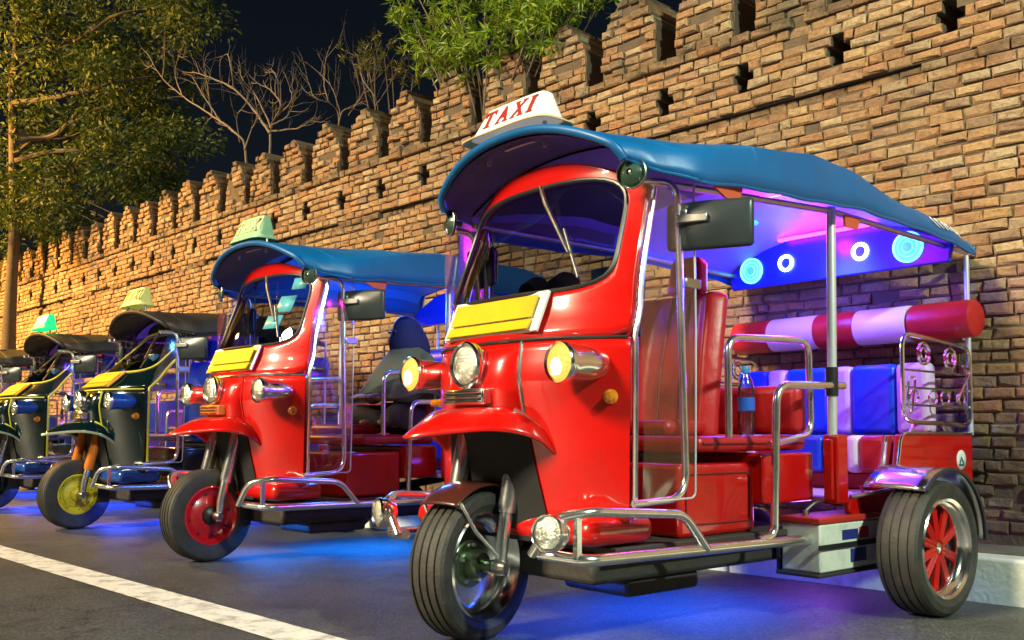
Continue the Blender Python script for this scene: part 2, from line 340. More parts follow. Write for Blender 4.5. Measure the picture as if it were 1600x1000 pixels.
# ------------------------------------------------------------------ city wall
def brickmat():
    m = bpy.data.materials.new('old_brick'); m.use_nodes = True; n = m.node_tree; L = n.links.new; b = n.nodes['Principled BSDF']
    g = n.nodes.new('ShaderNodeNewGeometry'); oi = n.nodes.new('ShaderNodeObjectInfo')
    ad = n.nodes.new('ShaderNodeMath'); ad.operation = 'ADD'; L(g.outputs['Random Per Island'], ad.inputs[0]); L(oi.outputs['Random'], ad.inputs[1])
    fr = n.nodes.new('ShaderNodeMath'); fr.operation = 'FRACT'; L(ad.outputs[0], fr.inputs[0])
    rp = n.nodes.new('ShaderNodeValToRGB'); el = rp.color_ramp.elements
    cols = [(0, (0.37, 0.185, 0.085)), (0.18, (0.44, 0.265, 0.115)), (0.36, (0.31, 0.18, 0.095)), (0.52, (0.48, 0.32, 0.155)), (0.66, (0.26, 0.17, 0.105)), (0.78, (0.45, 0.21, 0.08)), (0.9, (0.40, 0.30, 0.18)), (1, (0.52, 0.38, 0.21))]
    el[0].position = 0; el[0].color = (*cols[0][1], 1); el[1].position = 1; el[1].color = (*cols[-1][1], 1)
    for p, c in cols[1:-1]: q = el.new(p); q.color = (*c, 1)
    L(fr.outputs[0], rp.inputs[0])
    def nz(sc, det=6, ro=0.65):
        t = n.nodes.new('ShaderNodeTexNoise'); t.inputs['Scale'].default_value = sc; t.inputs['Detail'].default_value = det; t.inputs['Roughness'].default_value = ro
        L(g.outputs['Position'], t.inputs['Vector']); return t
    cur = rp.outputs[0]
    def layer(fac_node, lo, hi, amt, col, cur):
        mr = n.nodes.new('ShaderNodeMapRange'); mr.inputs[1].default_value = lo; mr.inputs[2].default_value = hi; mr.inputs[4].default_value = amt
        L(fac_node, mr.inputs[0])
        mx = n.nodes.new('ShaderNodeMix'); mx.data_type = 'RGBA'; mx.inputs[7].default_value = (*col, 1); L(cur, mx.inputs[6]); L(mr.outputs[0], mx.inputs[0]); return mx.outputs[2]
    cur = layer(nz(42, 6, 0.75).outputs['Fac'], 0.46, 0.70, 0.75, (0.14, 0.08, 0.045), cur)   # pitting
    cur = layer(nz(1.6, 7).outputs['Fac'], 0.46, 0.68, 0.62, (0.15, 0.10, 0.06), cur)     # soot patches
    cur = layer(nz(6.5, 5).outputs['Fac'], 0.56, 0.74, 0.5, (0.50, 0.38, 0.24), cur)     # lime bloom
    # moss on the ledges: the courses at 2.7 m, 3.2 m and the parapet tops carry it
    sx = n.nodes.new('ShaderNodeSeparateXYZ'); L(g.outputs['Position'], sx.inputs[0])
    fc = n.nodes.new('ShaderNodeFloatCurve'); mr = n.nodes.new('ShaderNodeMapRange'); mr.inputs[1].default_value = 0; mr.inputs[2].default_value = 4; L(sx.outputs['Z'], mr.inputs[0])
    cv = fc.mapping.curves[0]; pts = [(0, 0.62), (0.2, 0.55), (0.3, 0.28), (0.62, 0.18), (0.655, 0.34), (0.673, 0.62), (0.682, 0.3), (0.70, 0.16), (0.775, 0.2), (0.795, 0.60), (0.815, 0.44), (0.85, 0.36), (0.90, 0.45), (0.94, 0.72), (1, 0.9)]
    cv.points[0].location = pts[0]; cv.points[1].location = pts[-1]
    for p in pts[1:-1]: cv.points.new(*p)
    fc.mapping.update(); L(mr.outputs[0], fc.inputs['Value'])
    mn = nz(3.2, 7, 0.7); sb = n.nodes.new('ShaderNodeMath'); sb.operation = 'ADD'; L(fc.outputs[0], sb.inputs[0]); L(mn.outputs['Fac'], sb.inputs[1])
    cur = layer(sb.outputs[0], 0.90, 1.25, 0.85, (0.045, 0.042, 0.026), cur)
    L(cur, b.inputs['Base Color']); b.inputs['Roughness'].default_value = 0.88
    bp = n.nodes.new('ShaderNodeBump'); bp.inputs['Strength'].default_value = 1.0; bp.inputs['Distance'].default_value = 0.02
    b2 = nz(38, 7, 0.75); L(b2.outputs['Fac'], bp.inputs['Height']); L(bp.outputs[0], b.inputs['Normal'])
    return m
BRICK = brickmat()
MORT = mat('wall_mortar', (0.105, 0.074, 0.046), 0.95, vary=0.4, vscale=9, bump=0.8, bscale=60)
wall = empty('brick_rampart', WN * WD, WROT)
tag(wall, 'old weathered brick city wall with rounded battlements and small cross-shaped holes', 'wall')
CH = 0.0601; Z0 = 0.19; NR = 50; TOP = Z0 + NR * CH
slots = [3.173, 3.774, 4.403, 5.024, 5.648, 6.301, 6.913, 7.53, 8.155, 8.768, 9.35, 9.931, 10.555, 11.126, 11.715, 12.301, 12.878, 13.438, 14.003, 14.546, 15.118, 15.688, 16.259]
while slots[0] > -3.2: slots.insert(0, slots[0] - 0.622)
while slots[-1] < 27: slots.append(slots[-1] + 0.57)
U0, U1 = -3.2, 27.0
rb = random.Random(11)
def brick_geo(L, h, d, rnd, back=-0.06):
    # worn brick: chamfered proud face on a box, corners uneven (18 triangles)
    j = lambda a: rnd.uniform(-a, a)
    hl, hh = L / 2, h / 2; c = 0.008
    vs = []
    for sx, sz in ((-1, -1), (1, -1), (1, 1), (-1, 1)): vs.append((sx * hl, back, sz * hh))
    ring = [(sx * hl + j(.005), d - 0.008 + j(.003), sz * hh + j(.005)) for sx, sz in ((-1, -1), (1, -1), (1, 1), (-1, 1))]
    inn = [(x - math.copysign(c + rnd.random() * .010, x), d + j(.006), z - math.copysign(c * .8 + rnd.random() * .006, z)) for x, y, z in ring]
    vs += ring + inn
    fs = [(8, 9, 10, 11)]
    for i in range(4):
        k = (i + 1) % 4
        fs.append((i, k, 4 + k, 4 + i)); fs.append((4 + i, 4 + k, 8 + k, 8 + i))
    return vs, fs
# layout of every course
def hole_iv(row):
    zc = Z0 + (row + 0.5) * CH; out = []
    for k, s in enumerate(slots):
        dz = abs(zc - 2.905)
        if dz < CH * 0.5: out.append((s - 0.075, s + 0.07))
        elif dz < CH * 1.5: out.append((s - 0.035, s + 0.04))
    return out
bricks = []; mort = MB()
for row in range(NR):
    z = Z0 + row * CH; iv = sorted(hole_iv(row)); segs = []; a = U0
    for s, e in iv:
        if e <= U0 or s >= U1: continue
        segs.append((a, s)); a = e
    segs.append((a, U1))
    ledge = abs(z + CH / 2 - 2.68) < CH * 0.55
    band = row >= NR - 1
    for s, e in segs:
        mort.box(s, e, -0.25, -0.055 if ledge else -0.008, z, z + CH)
        u = s; first = True
        if s == U0: u = s - rb.uniform(0, 0.2)
        while u < e - 0.01:
            Lb = rb.choice([.14, .15, .145, .135, .15, .16, .08, .14, .11]) + rb.uniform(-.010, .010)
            if e - (u + Lb) < 0.05: Lb = e - u
            ul = u + 0.004; ur = u + Lb - 0.004
            wob = 0.006 * mnoise.noise(Vector((u * 0.7, row * .35, 1.7))) + 0.004 * mnoise.noise(Vector((u * 2.3, row, 5.7)))
            d = rb.uniform(.0, .020)
            low = max(0, 1 - (z - Z0) / 0.75)
            d += low * rb.uniform(-.02, .03)
            if ledge and mnoise.noise(Vector((u * .9, 3, 1))) > -0.15: d = -0.03
            if band: d += 0.025
            if rb.random() < 0.02 and not band: d = 0.0
            h = CH - 0.0095 + rb.uniform(-.003, .002)
            if rb.random() > 0.012 + 0.05 * low: bricks.append(((ul + ur) / 2, z + CH / 2 + wob, ur - ul, h, d, row))
            u += Lb
core = MB(); core.box(U0, U1, -0.75, -0.25, -0.2, TOP)
core.build('wall_core', MORT, wall, smooth=False)
mort.build('mortar', MORT, wall, smooth=False, recalc=False)
roofl = [(640, 700), (690, 330), (740, 225), (750, 160), (850, 146), (880, 190), (960, 220), (1100, 224), (1250, 238), (1380, 312), (1510, 360), (1526, 392), (1529, 1000)]
def hidden(px, py):
    if px < 640 or px > 1529: return px < 640 and py > 395
    return py > interp([p[0] for p in roofl], [p[1] for p in roofl], px) - 4
score = []
for i, (u, z, Lb, h, d, row) in enumerate(bricks):
    p = wallpt(u, z); px, py, fw = proj(p)
    if -5 < px < 1605 and -5 < py < 905 and not hidden(px, py):
        q = wallpt(u + 0.1, z); qx, qy, _ = proj(q)
        score.append((abs(qx - px) * 10 * Lb * h / fw, i))
score.sort(reverse=True); near = set(i for _, i in score[:300])
variants = []
for k in range(14):
    vs, fs = brick_geo(0.14, 1.0 * (CH - 0.0095), 0.0, rb)
    me = bpy.data.meshes.new('brick'); me.from_pydata(vs, [], fs); me.materials.append(BRICK); variants.append(me)
rest = MB()
for i, (u, z, Lb, h, d, row) in enumerate(bricks):
    tilt = rb.uniform(-.012, .012)
    if i in near:
        o = bpy.data.objects.new('brick', rb.choice(variants)); COL.objects.link(o); o.parent = wall
        o.location = (u, d, z); o.scale = (Lb / 0.14, 1, h / (CH - 0.0095)); o.rotation_euler = (0, tilt, rb.uniform(-.02, .02))
    else:
        vs, fs = brick_geo(Lb, h, d, rb)
        c, s_ = math.cos(tilt), math.sin(tilt)
        rest.add([(u + x * c + zz * s_, y, z - x * s_ + zz * c) for x, y, zz in vs], fs)
tag(rest.build('brickwork', BRICK, wall, smooth=False, recalc=False), kind='stuff')
# battlements: each merlon a part, its bricks joined
rm = random.Random(23)
for k in range(len(slots) - 1):
    a, b2 = slots[k] + 0.075, slots[k + 1] - 0.08
    cx, hw = (a + b2) / 2, (b2 - a) / 2; H = 0.56 + rm.uniform(-.05, .035)
    def halfw(t): return hw * (1.0 if t < 0.42 else max(0.0, 1 - ((t - 0.42) / 0.60) ** 1.9) ** 0.85)
    N = 14; prof = [(cx - halfw(i / N) + rm.uniform(-.006, .006), TOP - 0.01 + H * i / N) for i in range(N + 1)] + [(cx + halfw(i / N) + rm.uniform(-.006, .006), TOP - 0.01 + H * i / N) for i in range(N, -1, -1)]
    mo = MB().prism(prof, -0.50, -0.03, 'xz').build('merlon', MORT, wall, smooth=False)
    bw = MB(); nrow = int(H / CH)
    for r_ in range(nrow + 1):
        z = TOP + 0.004 + r_ * CH; t = (z + CH / 2 - TOP) / H
        if t > 0.97: break
        w = halfw(t) - 0.004; u = cx - w - (0.07 if r_ % 2 else 0.0)
        while u < cx + w - 0.015:
            Lb = rm.uniform(.09, .16); x0 = max(u, cx - w); x1 = min(u + Lb, cx + w)
            if (r_ == 3 and x0 < cx + .03 and x1 > cx - .07) and rm.random() < .8:
                u += Lb; continue      # loophole left open
            if x1 - x0 > .03 and rm.random() > .05:
                vs, fs = brick_geo(x1 - x0 - .008, CH - .011, 0.0, rm, -0.45)
                dd = rm.uniform(-.022, .012)
                bw.add([((x0 + x1) / 2 + x, y + dd if y > -.1 else y, z + CH / 2 + zz + rm.uniform(-.001, .001)) for x, y, zz in vs], fs)
            u += Lb
    tag(bw.build('brickwork', BRICK, mo, smooth=False, recalc=False), kind='stuff')
# earth and rubble bank behind the parapet, carrying the bushes
tag(MB(WM()).box(U0, U1, -3.0, -0.752, -0.2, TOP - 0.25).build('earth_bank', mat('earth', (0.05, 0.04, 0.028), 0.95, vary=0.4, bump=0.8), smooth=False), kind='structure')
# ------------------------------------------------------------------ tuk-tuks
# local frame of a vehicle: x to its rear, y to its right-hand side, z up; origin under the front wheel
SERIF = {
 'T': [[(0, 1), (0.9, 1), (0.9, .72), (.82, .72), (.74, .88), (.55, .88), (.55, .1), (.68, .06), (.68, 0), (.22, 0), (.22, .06), (.35, .1), (.35, .88), (.16, .88), (.08, .72), (0, .72)]],
 'A': [[(0, 0), (0, .06), (.08, .1), (.40, 1), (.52, 1), (.84, .1), (.94, .06), (.94, 0), (.56, 0), (.56, .06), (.66, .1), (.58, .32), (.30, .32), (.22, .1), (.32, .06), (.32, 0)]],
 'X': [[(0, 0), (0, .06), (.08, .1), (.38, .5), (.1, .9), (.02, .94), (.02, 1), (.38, 1), (.38, .94), (.32, .9), (.48, .66), (.66, .9), (.58, .94), (.58, 1), (.92, 1), (.92, .94), (.84, .9), (.56, .54), (.86, .1), (.95, .06), (.95, 0), (.55, 0), (.55, .06), (.64, .1), (.46, .38), (.24, .1), (.32, .06), (.32, 0)]],
 'I': [[(.05, 0), (.05, .06), (.16, .1), (.16, .9), (.05, .94), (.05, 1), (.48, 1), (.48, .94), (.37, .9), (.37, .1), (.48, .06), (.48, 0)]],
}
def tuktuk(loc, theta, c):
    root = empty('tuk_tuk', loc, R(90 - theta))
    kx = c.get('k', 1.0)
    def wx(x): return x if x < 0.9 else 0.9 + (x - 0.9) * kx
    dz = c.get('dz', 0.0); dx = c.get('dx', 0.0)       # lower, more raked screen on the older ones
    def P(mb, name, m, parent=None, warp=True, **k):
        if warp:
            for v in mb.v: v.x = wx(v.x)
        return mb.build(name, m, parent or root, **k)
    paint, trim, canopy = c['paint'], c['trim'], c['canopy']
    full = c.get('full', True)
    # ---- cowl surface
    def ht(z): return max(0.0, min(1.0, (z - 1.08) / 0.62))
    def zz(z): return z + dz * ht(z)                     # squeeze the upper storey
    def hwid(z): return interp([.42, 1.08, 1.3, 1.72], [.525, .535, .525, .500], z)
    def sx(y, z):
        xf = interp([.42, .7, .95, 1.08, 1.2, 1.72], [.15, .115, .085, .11, .16, .365], z) + dx * ht(z)
        dd = (.315 - interp([.42, .7, .95, 1.08], [.15, .115, .085, .11], z)) if z <= 1.08 else interp([1.08, 1.72], [.205, .11], z)
        return xf + dd * min(1.15, abs(y) / hwid(z)) ** 2.7
    def SP(y, z, off=0.0): return Vector((sx(y, z) + off, y, zz(z)))
    def lower(a, b):
        z = .44 + (1.076 - .44) * b; t = a * 2 - 1; w = hwid(z)
        return SP(w * t, z)
    cowl = MB().grid(lower, 41, 18)
    for s in (-1, 1):      # side returns into the door opening
        cowl.grid(lambda a, b: SP(s * hwid(.44 + .636 * b), .44 + .636 * b) + Vector((.035 * a, -s * 0.03 * a, 0)), 3, 18)
    cw = P(cowl, 'cowl', paint, solid=.012)
    # windscreen surround
    WC, WA, WB = 1.472, .455, .216
    def inner(q, k=1.0):
        e = 5.5; cq, sq = math.cos(q), math.sin(q); r = (abs(cq) ** e + abs(sq) ** e) ** (-1 / e)
        y = WA * r * cq * k; z = WC + WB * r * sq * k
        return y * (1 - .035 * (z - WC) / WB), z + .018 * (1 - (y / WA) ** 2) * (1 if sq > 0 else 0)
    def outer(q):
        cq, sq = math.cos(q), math.sin(q); W2 = .56; zt = 1.79; zb = 1.082
        H2 = (zt - WC) if sq > 0 else (WC - zb)
        r = 1 / max(abs(cq) / W2, abs(sq) / H2, 1e-6); y, z = r * cq, WC + r * sq
        w = hwid(z); y = max(-w, min(w, y * w / W2))
        if z > 1.6: z -= .14 * (abs(y) / w) ** 2.2 * (z - 1.6) / .19
        return y, z
    def ring(a, b):
        q = 2 * math.pi * a; i = inner(q); o = outer(q)
        y = i[0] + (o[0] - i[0]) * b; z = i[1] + (o[1] - i[1]) * b
        return SP(y, z)
    sc = MB().grid(ring, 96, 7, True)
    for s in (-1, 1):
        sc.grid(lambda a, b: SP(s * hwid(1.082 + .56 * b), 1.082 + .56 * b) + Vector((.03 * a, -s * .04 * a, 0)), 3, 12)
    P(sc, 'windscreen_surround', paint, solid=.012)
    ws = MB().grid(lambda a, b: SP(*inner(2 * math.pi * a, max(.001, b)), .012), 72, 8, True)
    wsp = P(ws, 'windscreen', glass)
    P(MB().tube([SP(*inner(2 * math.pi * i / 80), -.004) for i in range(80)], .0095, 8, True), 'rubber_seal', c.get('seal', black), wsp)
    # wiper
    P(MB().tube([SP(-.06, 1.70, -.03), SP(-.12, 1.62, -.035), SP(-.30, 1.40, -.02)], [.010, .009, .006]).tube([SP(-.24, 1.50, -.014), SP(-.36, 1.30, -.012)], .006), 'wiper', steel, wsp)
    # seam and door edge trims
    P(MB().tube([SP(hwid(1.08) * (i / 20 - 1) , 1.08, -.008) for i in range(41)], .006, 6), 'seam_strip', c.get('seam', black), cw)
    for s in (-1, 1):
        P(MB().tube([SP(s * hwid(z), z, .03) + Vector((0, s * .004, 0)) for z in [.45 + i * .06 for i in range(11)]] + [SP(s * hwid(z), z, .025) + Vector((0, s * .004, 0)) for z in [1.09 + i * .05 for i in range(12)]], .011, 8), 'door_edge_trim', c.get('edge', stainless), cw)
    # nose between the lamps
    def nose(a, b):
        z = .80 + .275 * b; t = a * 2 - 1; y = (.215 - .02 * b) * t
        e = (1 - abs(t) ** 6) * min(1, (1 - b) * 7)
        return SP(y, z, .012 - .05 * e - .02 * (1 - b) * e)
    ns = P(MB().grid(nose, 25, 12), 'nose_panel', paint, solid=.006)
    for s in (-1, 1):
        P(MB().tube([SP(s * (.216 - .02 * i / 9), .80 + .275 * i / 9, -.006) for i in range(10)], .007, 6), 'nose_trim', c.get('ntrim', stainless), ns)
    # beaked front mudguard
    inn = [(.27, .29, .63), (.13, .265, .775), (.06, .20, .83), (.03, .09, .838), (.025, 0, .84)]
    edg = [(.25, .325, .60), (.10, .315, .715), (-.03, .255, .752), (-.15, .13, .745), (-.25, 0, .728)]
    inn = inn + [(x, -y, z) for x, y, z in inn[-2::-1]]; edg = edg + [(x, -y, z) for x, y, z in edg[-2::-1]]
    def guard(a, b):
        p, q = crom(inn, a), crom(edg, a)
        v = p.lerp(q, b); v.z += .022 * math.sin(math.pi * b) * (1 - abs(2 * a - 1) ** 3)
        return v
    mg = P(MB().grid(guard, 41, 9), 'front_mudguard', c.get('guard', paint), solid=.008)
    for s in (0, 1):
        P(MB().tube([crom(inn, (i / 14 * .22) if s == 0 else 1 - i / 14 * .22) + Vector((-.012, 0, .006)) for i in range(15)], .008, 6), 'mudguard_trim', c.get('ntrim', stainless), mg)
    if c.get('gedge'):
        P(MB().tube([crom(edg, i / 40) for i in range(41)], .010, 6), 'mudguard_edge', c['gedge'], mg)
    # black sheet over the cowl front: painted shade of the open wheel well
    P(MB().grid(lambda a, b: SP((.285 - .06 * b) * (2 * a - 1), .40 + .38 * b, -.014), 12, 8).box(.15, .45, -.27, .27, .36, .42), 'wheel_well_shade', mat('shade_black', (.006, .006, .007), .7))
    # licence plate
    pm = MB(); T = c.get('plate_tilt', 0)
    fr = MB().grid(lambda a, b: SP(.275 * (1 - 2 * a), 1.108 + .150 * b, -.022 - .012 * (1 - b)), 2, 2)
    pl = P(fr, 'plate_frame', c.get('pframe', pale), solid=.014, bevel=.003, smooth=False)
    P(MB().grid(lambda a, b: SP(.240 * (1 - 2 * a), 1.162 + .082 * b, -.035 - .010 * (1 - b)), 2, 2), 'licence_plate', yellow, pl, solid=.006, smooth=False)
    P(MB().grid(lambda a, b: SP(.240 * (1 - 2 * a), 1.118 + .036 * b, -.040 - .006 * (1 - b)), 2, 2), 'plate_strip', yellow, pl, solid=.006, smooth=False)
    # head lamps
    def lamp(name, cx, cy, cz, r, length, litup, axis=(-1, 0, 0), house=chrome):
        ax = Vector(axis).normalized(); C0 = Vector((cx, cy, cz))
        if length > .12:
            prof = [(r * 1.04, 0), (r * 1.10, -.012), (r * 1.02, -.03), (r * .98, -.07)] + [(r * .98 * math.sqrt(max(0, 1 - t * t)), -.07 - (length - .07) * t) for t in [i / 10 for i in range(1, 11)]]
        else:
            prof = [(r * 1.03, .004), (r * 1.12, -.006), (r * 1.1, -.03), (r * .95, -.05), (r * .85, -length), (0.001, -length)]
        h = P(MB().lathe(prof, C0, ax, 32), name, house, warp=False)
        P(MB().lathe([(r * 1.02, .0)] + [(r * math.cos(t), .022 * math.sin(t)) for t in [i * math.pi / 12 for i in range(1, 6)]] + [(.001, .022)], C0, ax, 28), 'lens', lit if litup else lens, h, warp=False)
        P(MB().lathe([(r * 1.13, -.008), (r * 1.16, .004), (r * 1.08, .014), (r * 1.0, .008)], C0, ax, 32), 'rim', chrome, h, warp=False)
        if litup:
            P(MB().ball(C0 + ax * .012 + Vector((0, 0, -.012)), .016, .030, .032), 'bulb', litc, h, warp=False)
        return h
    on = c.get('lamps_on', False)
    hc = c.get('housing', chrome)
    lamp('centre_lamp', .015, 0, .995, .076, .075, False)
    for s in (-1, 1):
        lamp('head_lamp', .075, s * .445, .985, .064, .25, on, (-1, s * -.02, 0), hc)
        if on: light('lamp_light', 'SPOT', (.02, s * .445, .985), (1, .62, .25), 10, root, .05, direction=(-1, 0, -.25))
    # louvred badge under the centre lamp
    bd = P(MB().box(.0, .045, -.115, .115, .848, .908), 'badge', c.get('badge', chrome), bevel=.006)
    for i in range(3):
        P(MB().box(-.012, .001, -.105, .105, .855 + .018 * i, .863 + .018 * i), 'louvre', chrome, bd, bevel=.002)
    # indicators
    for s in (-1, 1):
        x = sx(s * .49, .875)
        P(MB().lathe([(.026, 0), (.026, .012), (.017, .02), (.015, .055), (.001, .06)], (x, s * .49, .872), (-.75, s * .66, 0), 18), 'indicator', amber)
    # ---- front wheel, fork
    steer = R(c.get('steer', 0)); CW = Vector((c.get('fx', 0), 0, .267))
    M = Matrix.Translation(CW) @ Matrix.Rotation(steer, 4, 'Z')
    def tyre_prof(Rr, hw_, rim):
        p = [(rim, -hw_ * .80), (rim + .012, -hw_ * .92), (Rr - .045, -hw_ * 1.02), (Rr - .018, -hw_ * .97), (Rr - .007, -hw_ * .86)]
        ys = [-.62, -.2, .2, .62]
        g = .0065; e = hw_ * .045
        for y in ys:
            crown = Rr - .004 * abs(y) ** 2
            p += [(crown, y * hw_ - e * 1.6), (crown - g, y * hw_ - e), (crown - g, y * hw_ + e), (crown, y * hw_ + e * 1.6)]
        p += [(Rr - .007, hw_ * .86), (Rr - .018, hw_ * .97), (Rr - .045, hw_ * 1.02), (rim + .012, hw_ * .92), (rim, hw_ * .80)]
        return p
    def wheel(name, Mw, Rr, hw_, rim, style, parent=None):
        if style == 'dish':
            pr = [(rim + .004, hw_ * .82), (rim - .01, hw_ * .78), (rim - .03, hw_ * .5), (rim - .04, hw_ * .1), (rim - .04, -hw_ * .3), (rim - .03, -hw_ * .55), (rim - .012, -hw_ * .80), (rim, -hw_ * .93), (rim + .006, -hw_ * .86)]
            h = P(MB(Mw).lathe(pr, n=56).lathe([(rim - .04, hw_ * .05), (.085, hw_ * .15), (.06, hw_ * .1), (.001, hw_ * .1)], n=56), name, chrome, warp=False)
            P(MB(Mw).lathe([(.001, -.05), (.045, -.05), (.055, -.035), (.055, .0), (.085, .004), (.09, .03)], n=32), 'brake_drum', green_metal, h, warp=False)
            P(MB(Mw).lathe([(.001, -.125), (.014, -.125), (.016, -.10), (.024, -.098), (.024, -.045)], n=20), 'hub', green_metal, h, warp=False)
            for i in range(5):
                q = i * 2 * math.pi / 5 + .3
                P(MB(Mw).lathe([(.001, -.016), (.007, -.016), (.009, 0)], (.07 * math.cos(q), .0, .07 * math.sin(q)), (0, 1, 0), 8), 'wheel_nut', steel, h, warp=False)
        elif style == 'spoke':
            pr = [(rim - .035, hw_ * .2), (rim - .035, -hw_ * .4), (rim - .028, -hw_ * .62), (rim - .016, -hw_ * .70), (rim - .012, -hw_ * .86), (rim, -hw_ * .95), (rim + .007, -hw_ * .86)]
            h = P(MB(Mw).lathe(pr, n=56), name, chrome, warp=False)
            P(MB(Mw).lathe([(rim - .036, hw_ * .0), (.04, hw_ * .0), (.001, hw_ * .0)], n=40), 'wheel_back', dark, h, warp=False)
            r0, r1 = .03, rim - .036
            for i in range(20):
                q0 = (i // 2) * 2 * math.pi / 10; q1 = q0 + (.26 if i % 2 else -.26)
                yy = -hw_ * .30
                p0 = Vector((r0 * math.cos(q0), yy - .012, r0 * math.sin(q0))); p1 = Vector((r1 * math.cos(q1), yy + .006, r1 * math.sin(q1)))
                P(MB(Mw).tube([p0, p1], [.009, .013], 6), 'spoke', c.get('spoke', red), h, warp=False)
            P(MB(Mw).lathe([(.045, -hw_ * .15), (.045, -hw_ * .36), (.034, -hw_ * .42), (.02, -hw_ * .44)], n=24), 'hub', c.get('spoke', red), h, warp=False)
            P(MB(Mw).lathe([(.022, -hw_ * .42), (.022, -hw_ * .50), (.012, -hw_ * .56), (.001, -hw_ * .57)], n=16), 'hub_cap', chrome, h, warp=False)
        else:
            wm = c['disc']
            pr = [(rim + .004, hw_ * .8), (rim - .02, hw_ * .3), (rim - .02, -hw_ * .3), (rim - .006, -hw_ * .80), (rim + .006, -hw_ * .86)]
            h = P(MB(Mw).lathe([(rim + .006, -hw_ * .86), (rim - .004, -hw_ * .88), (rim - .012, -hw_ * .74), (rim - .026, -hw_ * .45), (rim - .05, -hw_ * .35), (.10, -hw_ * .45), (.065, -hw_ * .6), (.001, -hw_ * .6)], n=48), name, wm, warp=False)
            P(MB(Mw).lathe(pr, n=48), 'rim_barrel', wm, h, warp=False)
            for i in range(8):
                q = i * math.pi / 4 + .2; cc = (.125 * math.cos(q), -hw_ * .41, .125 * math.sin(q))
                P(MB(Mw).lathe([(.001, -.004), (.008, -.004), (.010, .004)], cc, (0, 1, 0), 10), 'wheel_hole', black, h, warp=False)
            P(MB(Mw).lathe([(.055, -hw_ * .55), (.052, -hw_ * .85), (.035, -hw_ * 1.05), (.001, -hw_ * 1.1)], n=24), 'hub', c.get('hub', black), h, warp=False)
        P(MB(Mw).lathe(tyre_prof(Rr, hw_, rim), n=72), 'tyre', rubber, h, warp=False, angle=25)
        return h
    wheel('front_wheel', M, .267, .082 if c['fwheel'] == 'dish' else .072, .19 if c['fwheel'] == 'dish' else c.get('rimr', .165), c['fwheel'])
    for s in (-1, 1):
        y = s * .125
        Mf = M
        fk = P(MB(Mf).tube([(.005, y, -.03), (.02, y, .09), (.045, y, .20)], [.018, .024, .025], 14), 'fork_leg', stainless, warp=False)
        P(MB(Mf).tube([(.045, y, .19), (.05, y, .215), (.135, y, .53)], [.031, .036, .036], 16), 'fork_shroud', c.get('shroud', stainless), fk, warp=False)
        P(MB(Mf).lathe([(.001, s * .032), (.018, s * .032), (.026, s * .012), (.026, -s * .02)], (.0, y, 0), (0, 1, 0), 14), 'axle_clamp', steel, fk, warp=False)
        if full: P(MB(Mf).tube([(-.17, s * .085, .235), (-.10, s * .10, .13), (-.004, s * .125, .035)], .007, 6), 'mudguard_stay', stainless, fk, warp=False)
    P(MB(M).box(.10, .17, -.17, .17, .50, .545), 'fork_yoke', dark, bevel=.01, warp=False)
    # little inner guard hugging the tyre
    if full: P(MB(M).grid(lambda a, b: Vector((-(.292 + .010 * (1 - (2 * b - 1) ** 2)) * math.cos(R(50 + 52 * a)), .088 * (2 * b - 1), (.292 + .010 * (1 - (2 * b - 1) ** 2)) * math.sin(R(50 + 52 * a)))), 18, 9), 'wheel_guard', c.get('iguard', mat('maroon_guard', (.055, .014, .010), .3, coat=.6)), solid=.005, warp=False)
    # ---- chassis and floor
    ch = P(MB().box(.25, 1.62, -.42, .42, .215, .325), 'chassis', dark, bevel=.02)
    P(MB().box(.28, 1.5, -.50, .50, .325, .352), 'floor', mat('floor_mat', (.05, .035, .03), .7, vary=.3), bevel=.006)
    P(MB().box(.45, .85, -.40, -.05, .15, .22).box(.5, .7, .05, .3, .16, .22), 'gearbox', dark, ch, bevel=.02)
    P(MB().tube([(1.2, .25, .2), (2.4, .3, .22)], .03).tube([(1.9, .3, .2), (2.3, .3, .22)], .06), 'exhaust', steel, ch)
    P(MB().tube([(1.76, -.75, .285), (1.76, .75, .285)], .03).ball((1.76, 0, .285), .10, .10, .10), 'rear_axle', dark, ch)
    for s in (-1, 1):
        P(MB().tube([(.28, s * .30, .24), (1.2, s * .33, .24), (1.6, s * .38, .32), (2.6, s * .38, .40)], .03, 8), 'chassis_rail', dark, ch)
    # red toe box behind the bumper bars
    P(MB().box(.14, .47, -.52, .52, .36, .46), 'toe_box', c.get('toe', paint), bevel=.045, seg=4)
    # bumper bars
    for s in (-1, 1):
        lo = P(MB().tube(fillet([(.02, s * .40, .345), (.06, s * .58, .335), (1.46, s * .60, .318), (1.5, s * .55, .318)], .06), .0205, 12), 'side_bar', stainless)
        P(MB().tube(fillet([(-.015, s * .40, .345), (-.01, s * .50, .47), (.08, s * .58, .492), (.52, s * .60, .462), (.645, s * .60, .33)], .05), .0165, 12), 'bumper_loop', stainless, lo)
        P(MB().box(.04, .06, s * .55 - .01, s * .55 + .01, .33, .49), 'bar_strut', stainless, lo)
        if full:
            lamp('fog_lamp', -.035, s * .505, .425, .055, .06, False, (-1, s * .25, .05))
    # LED strip under the sill: blue glow on the road
    if c.get('under'):
        for s in (-1, 1):
            P(MB().box(.35, 1.5, s * .22 - .006, s * .22 + .006, .203, .213), 'under_strip', c.get('ledm', ledb))
        lx0 = wx(.3); lx1 = wx(1.7)
        light('under_light', 'AREA', ((lx0 + lx1) / 2, 0, .195), c['under'], c.get('under_w', 12), root, .75, 1.3).rotation_euler = (0, 0, R(90))
    # ---- driver compartment
    sd_ = c.get('seat', redv)
    P(MB().box(.66, 1.13, -.46, .46, .352, .63), 'seat_box', paint, bevel=.02, seg=3)
    P(MB().box(1.135, 1.49, -.50, .50, .46, .665), 'bulkhead', paint, bevel=.012)
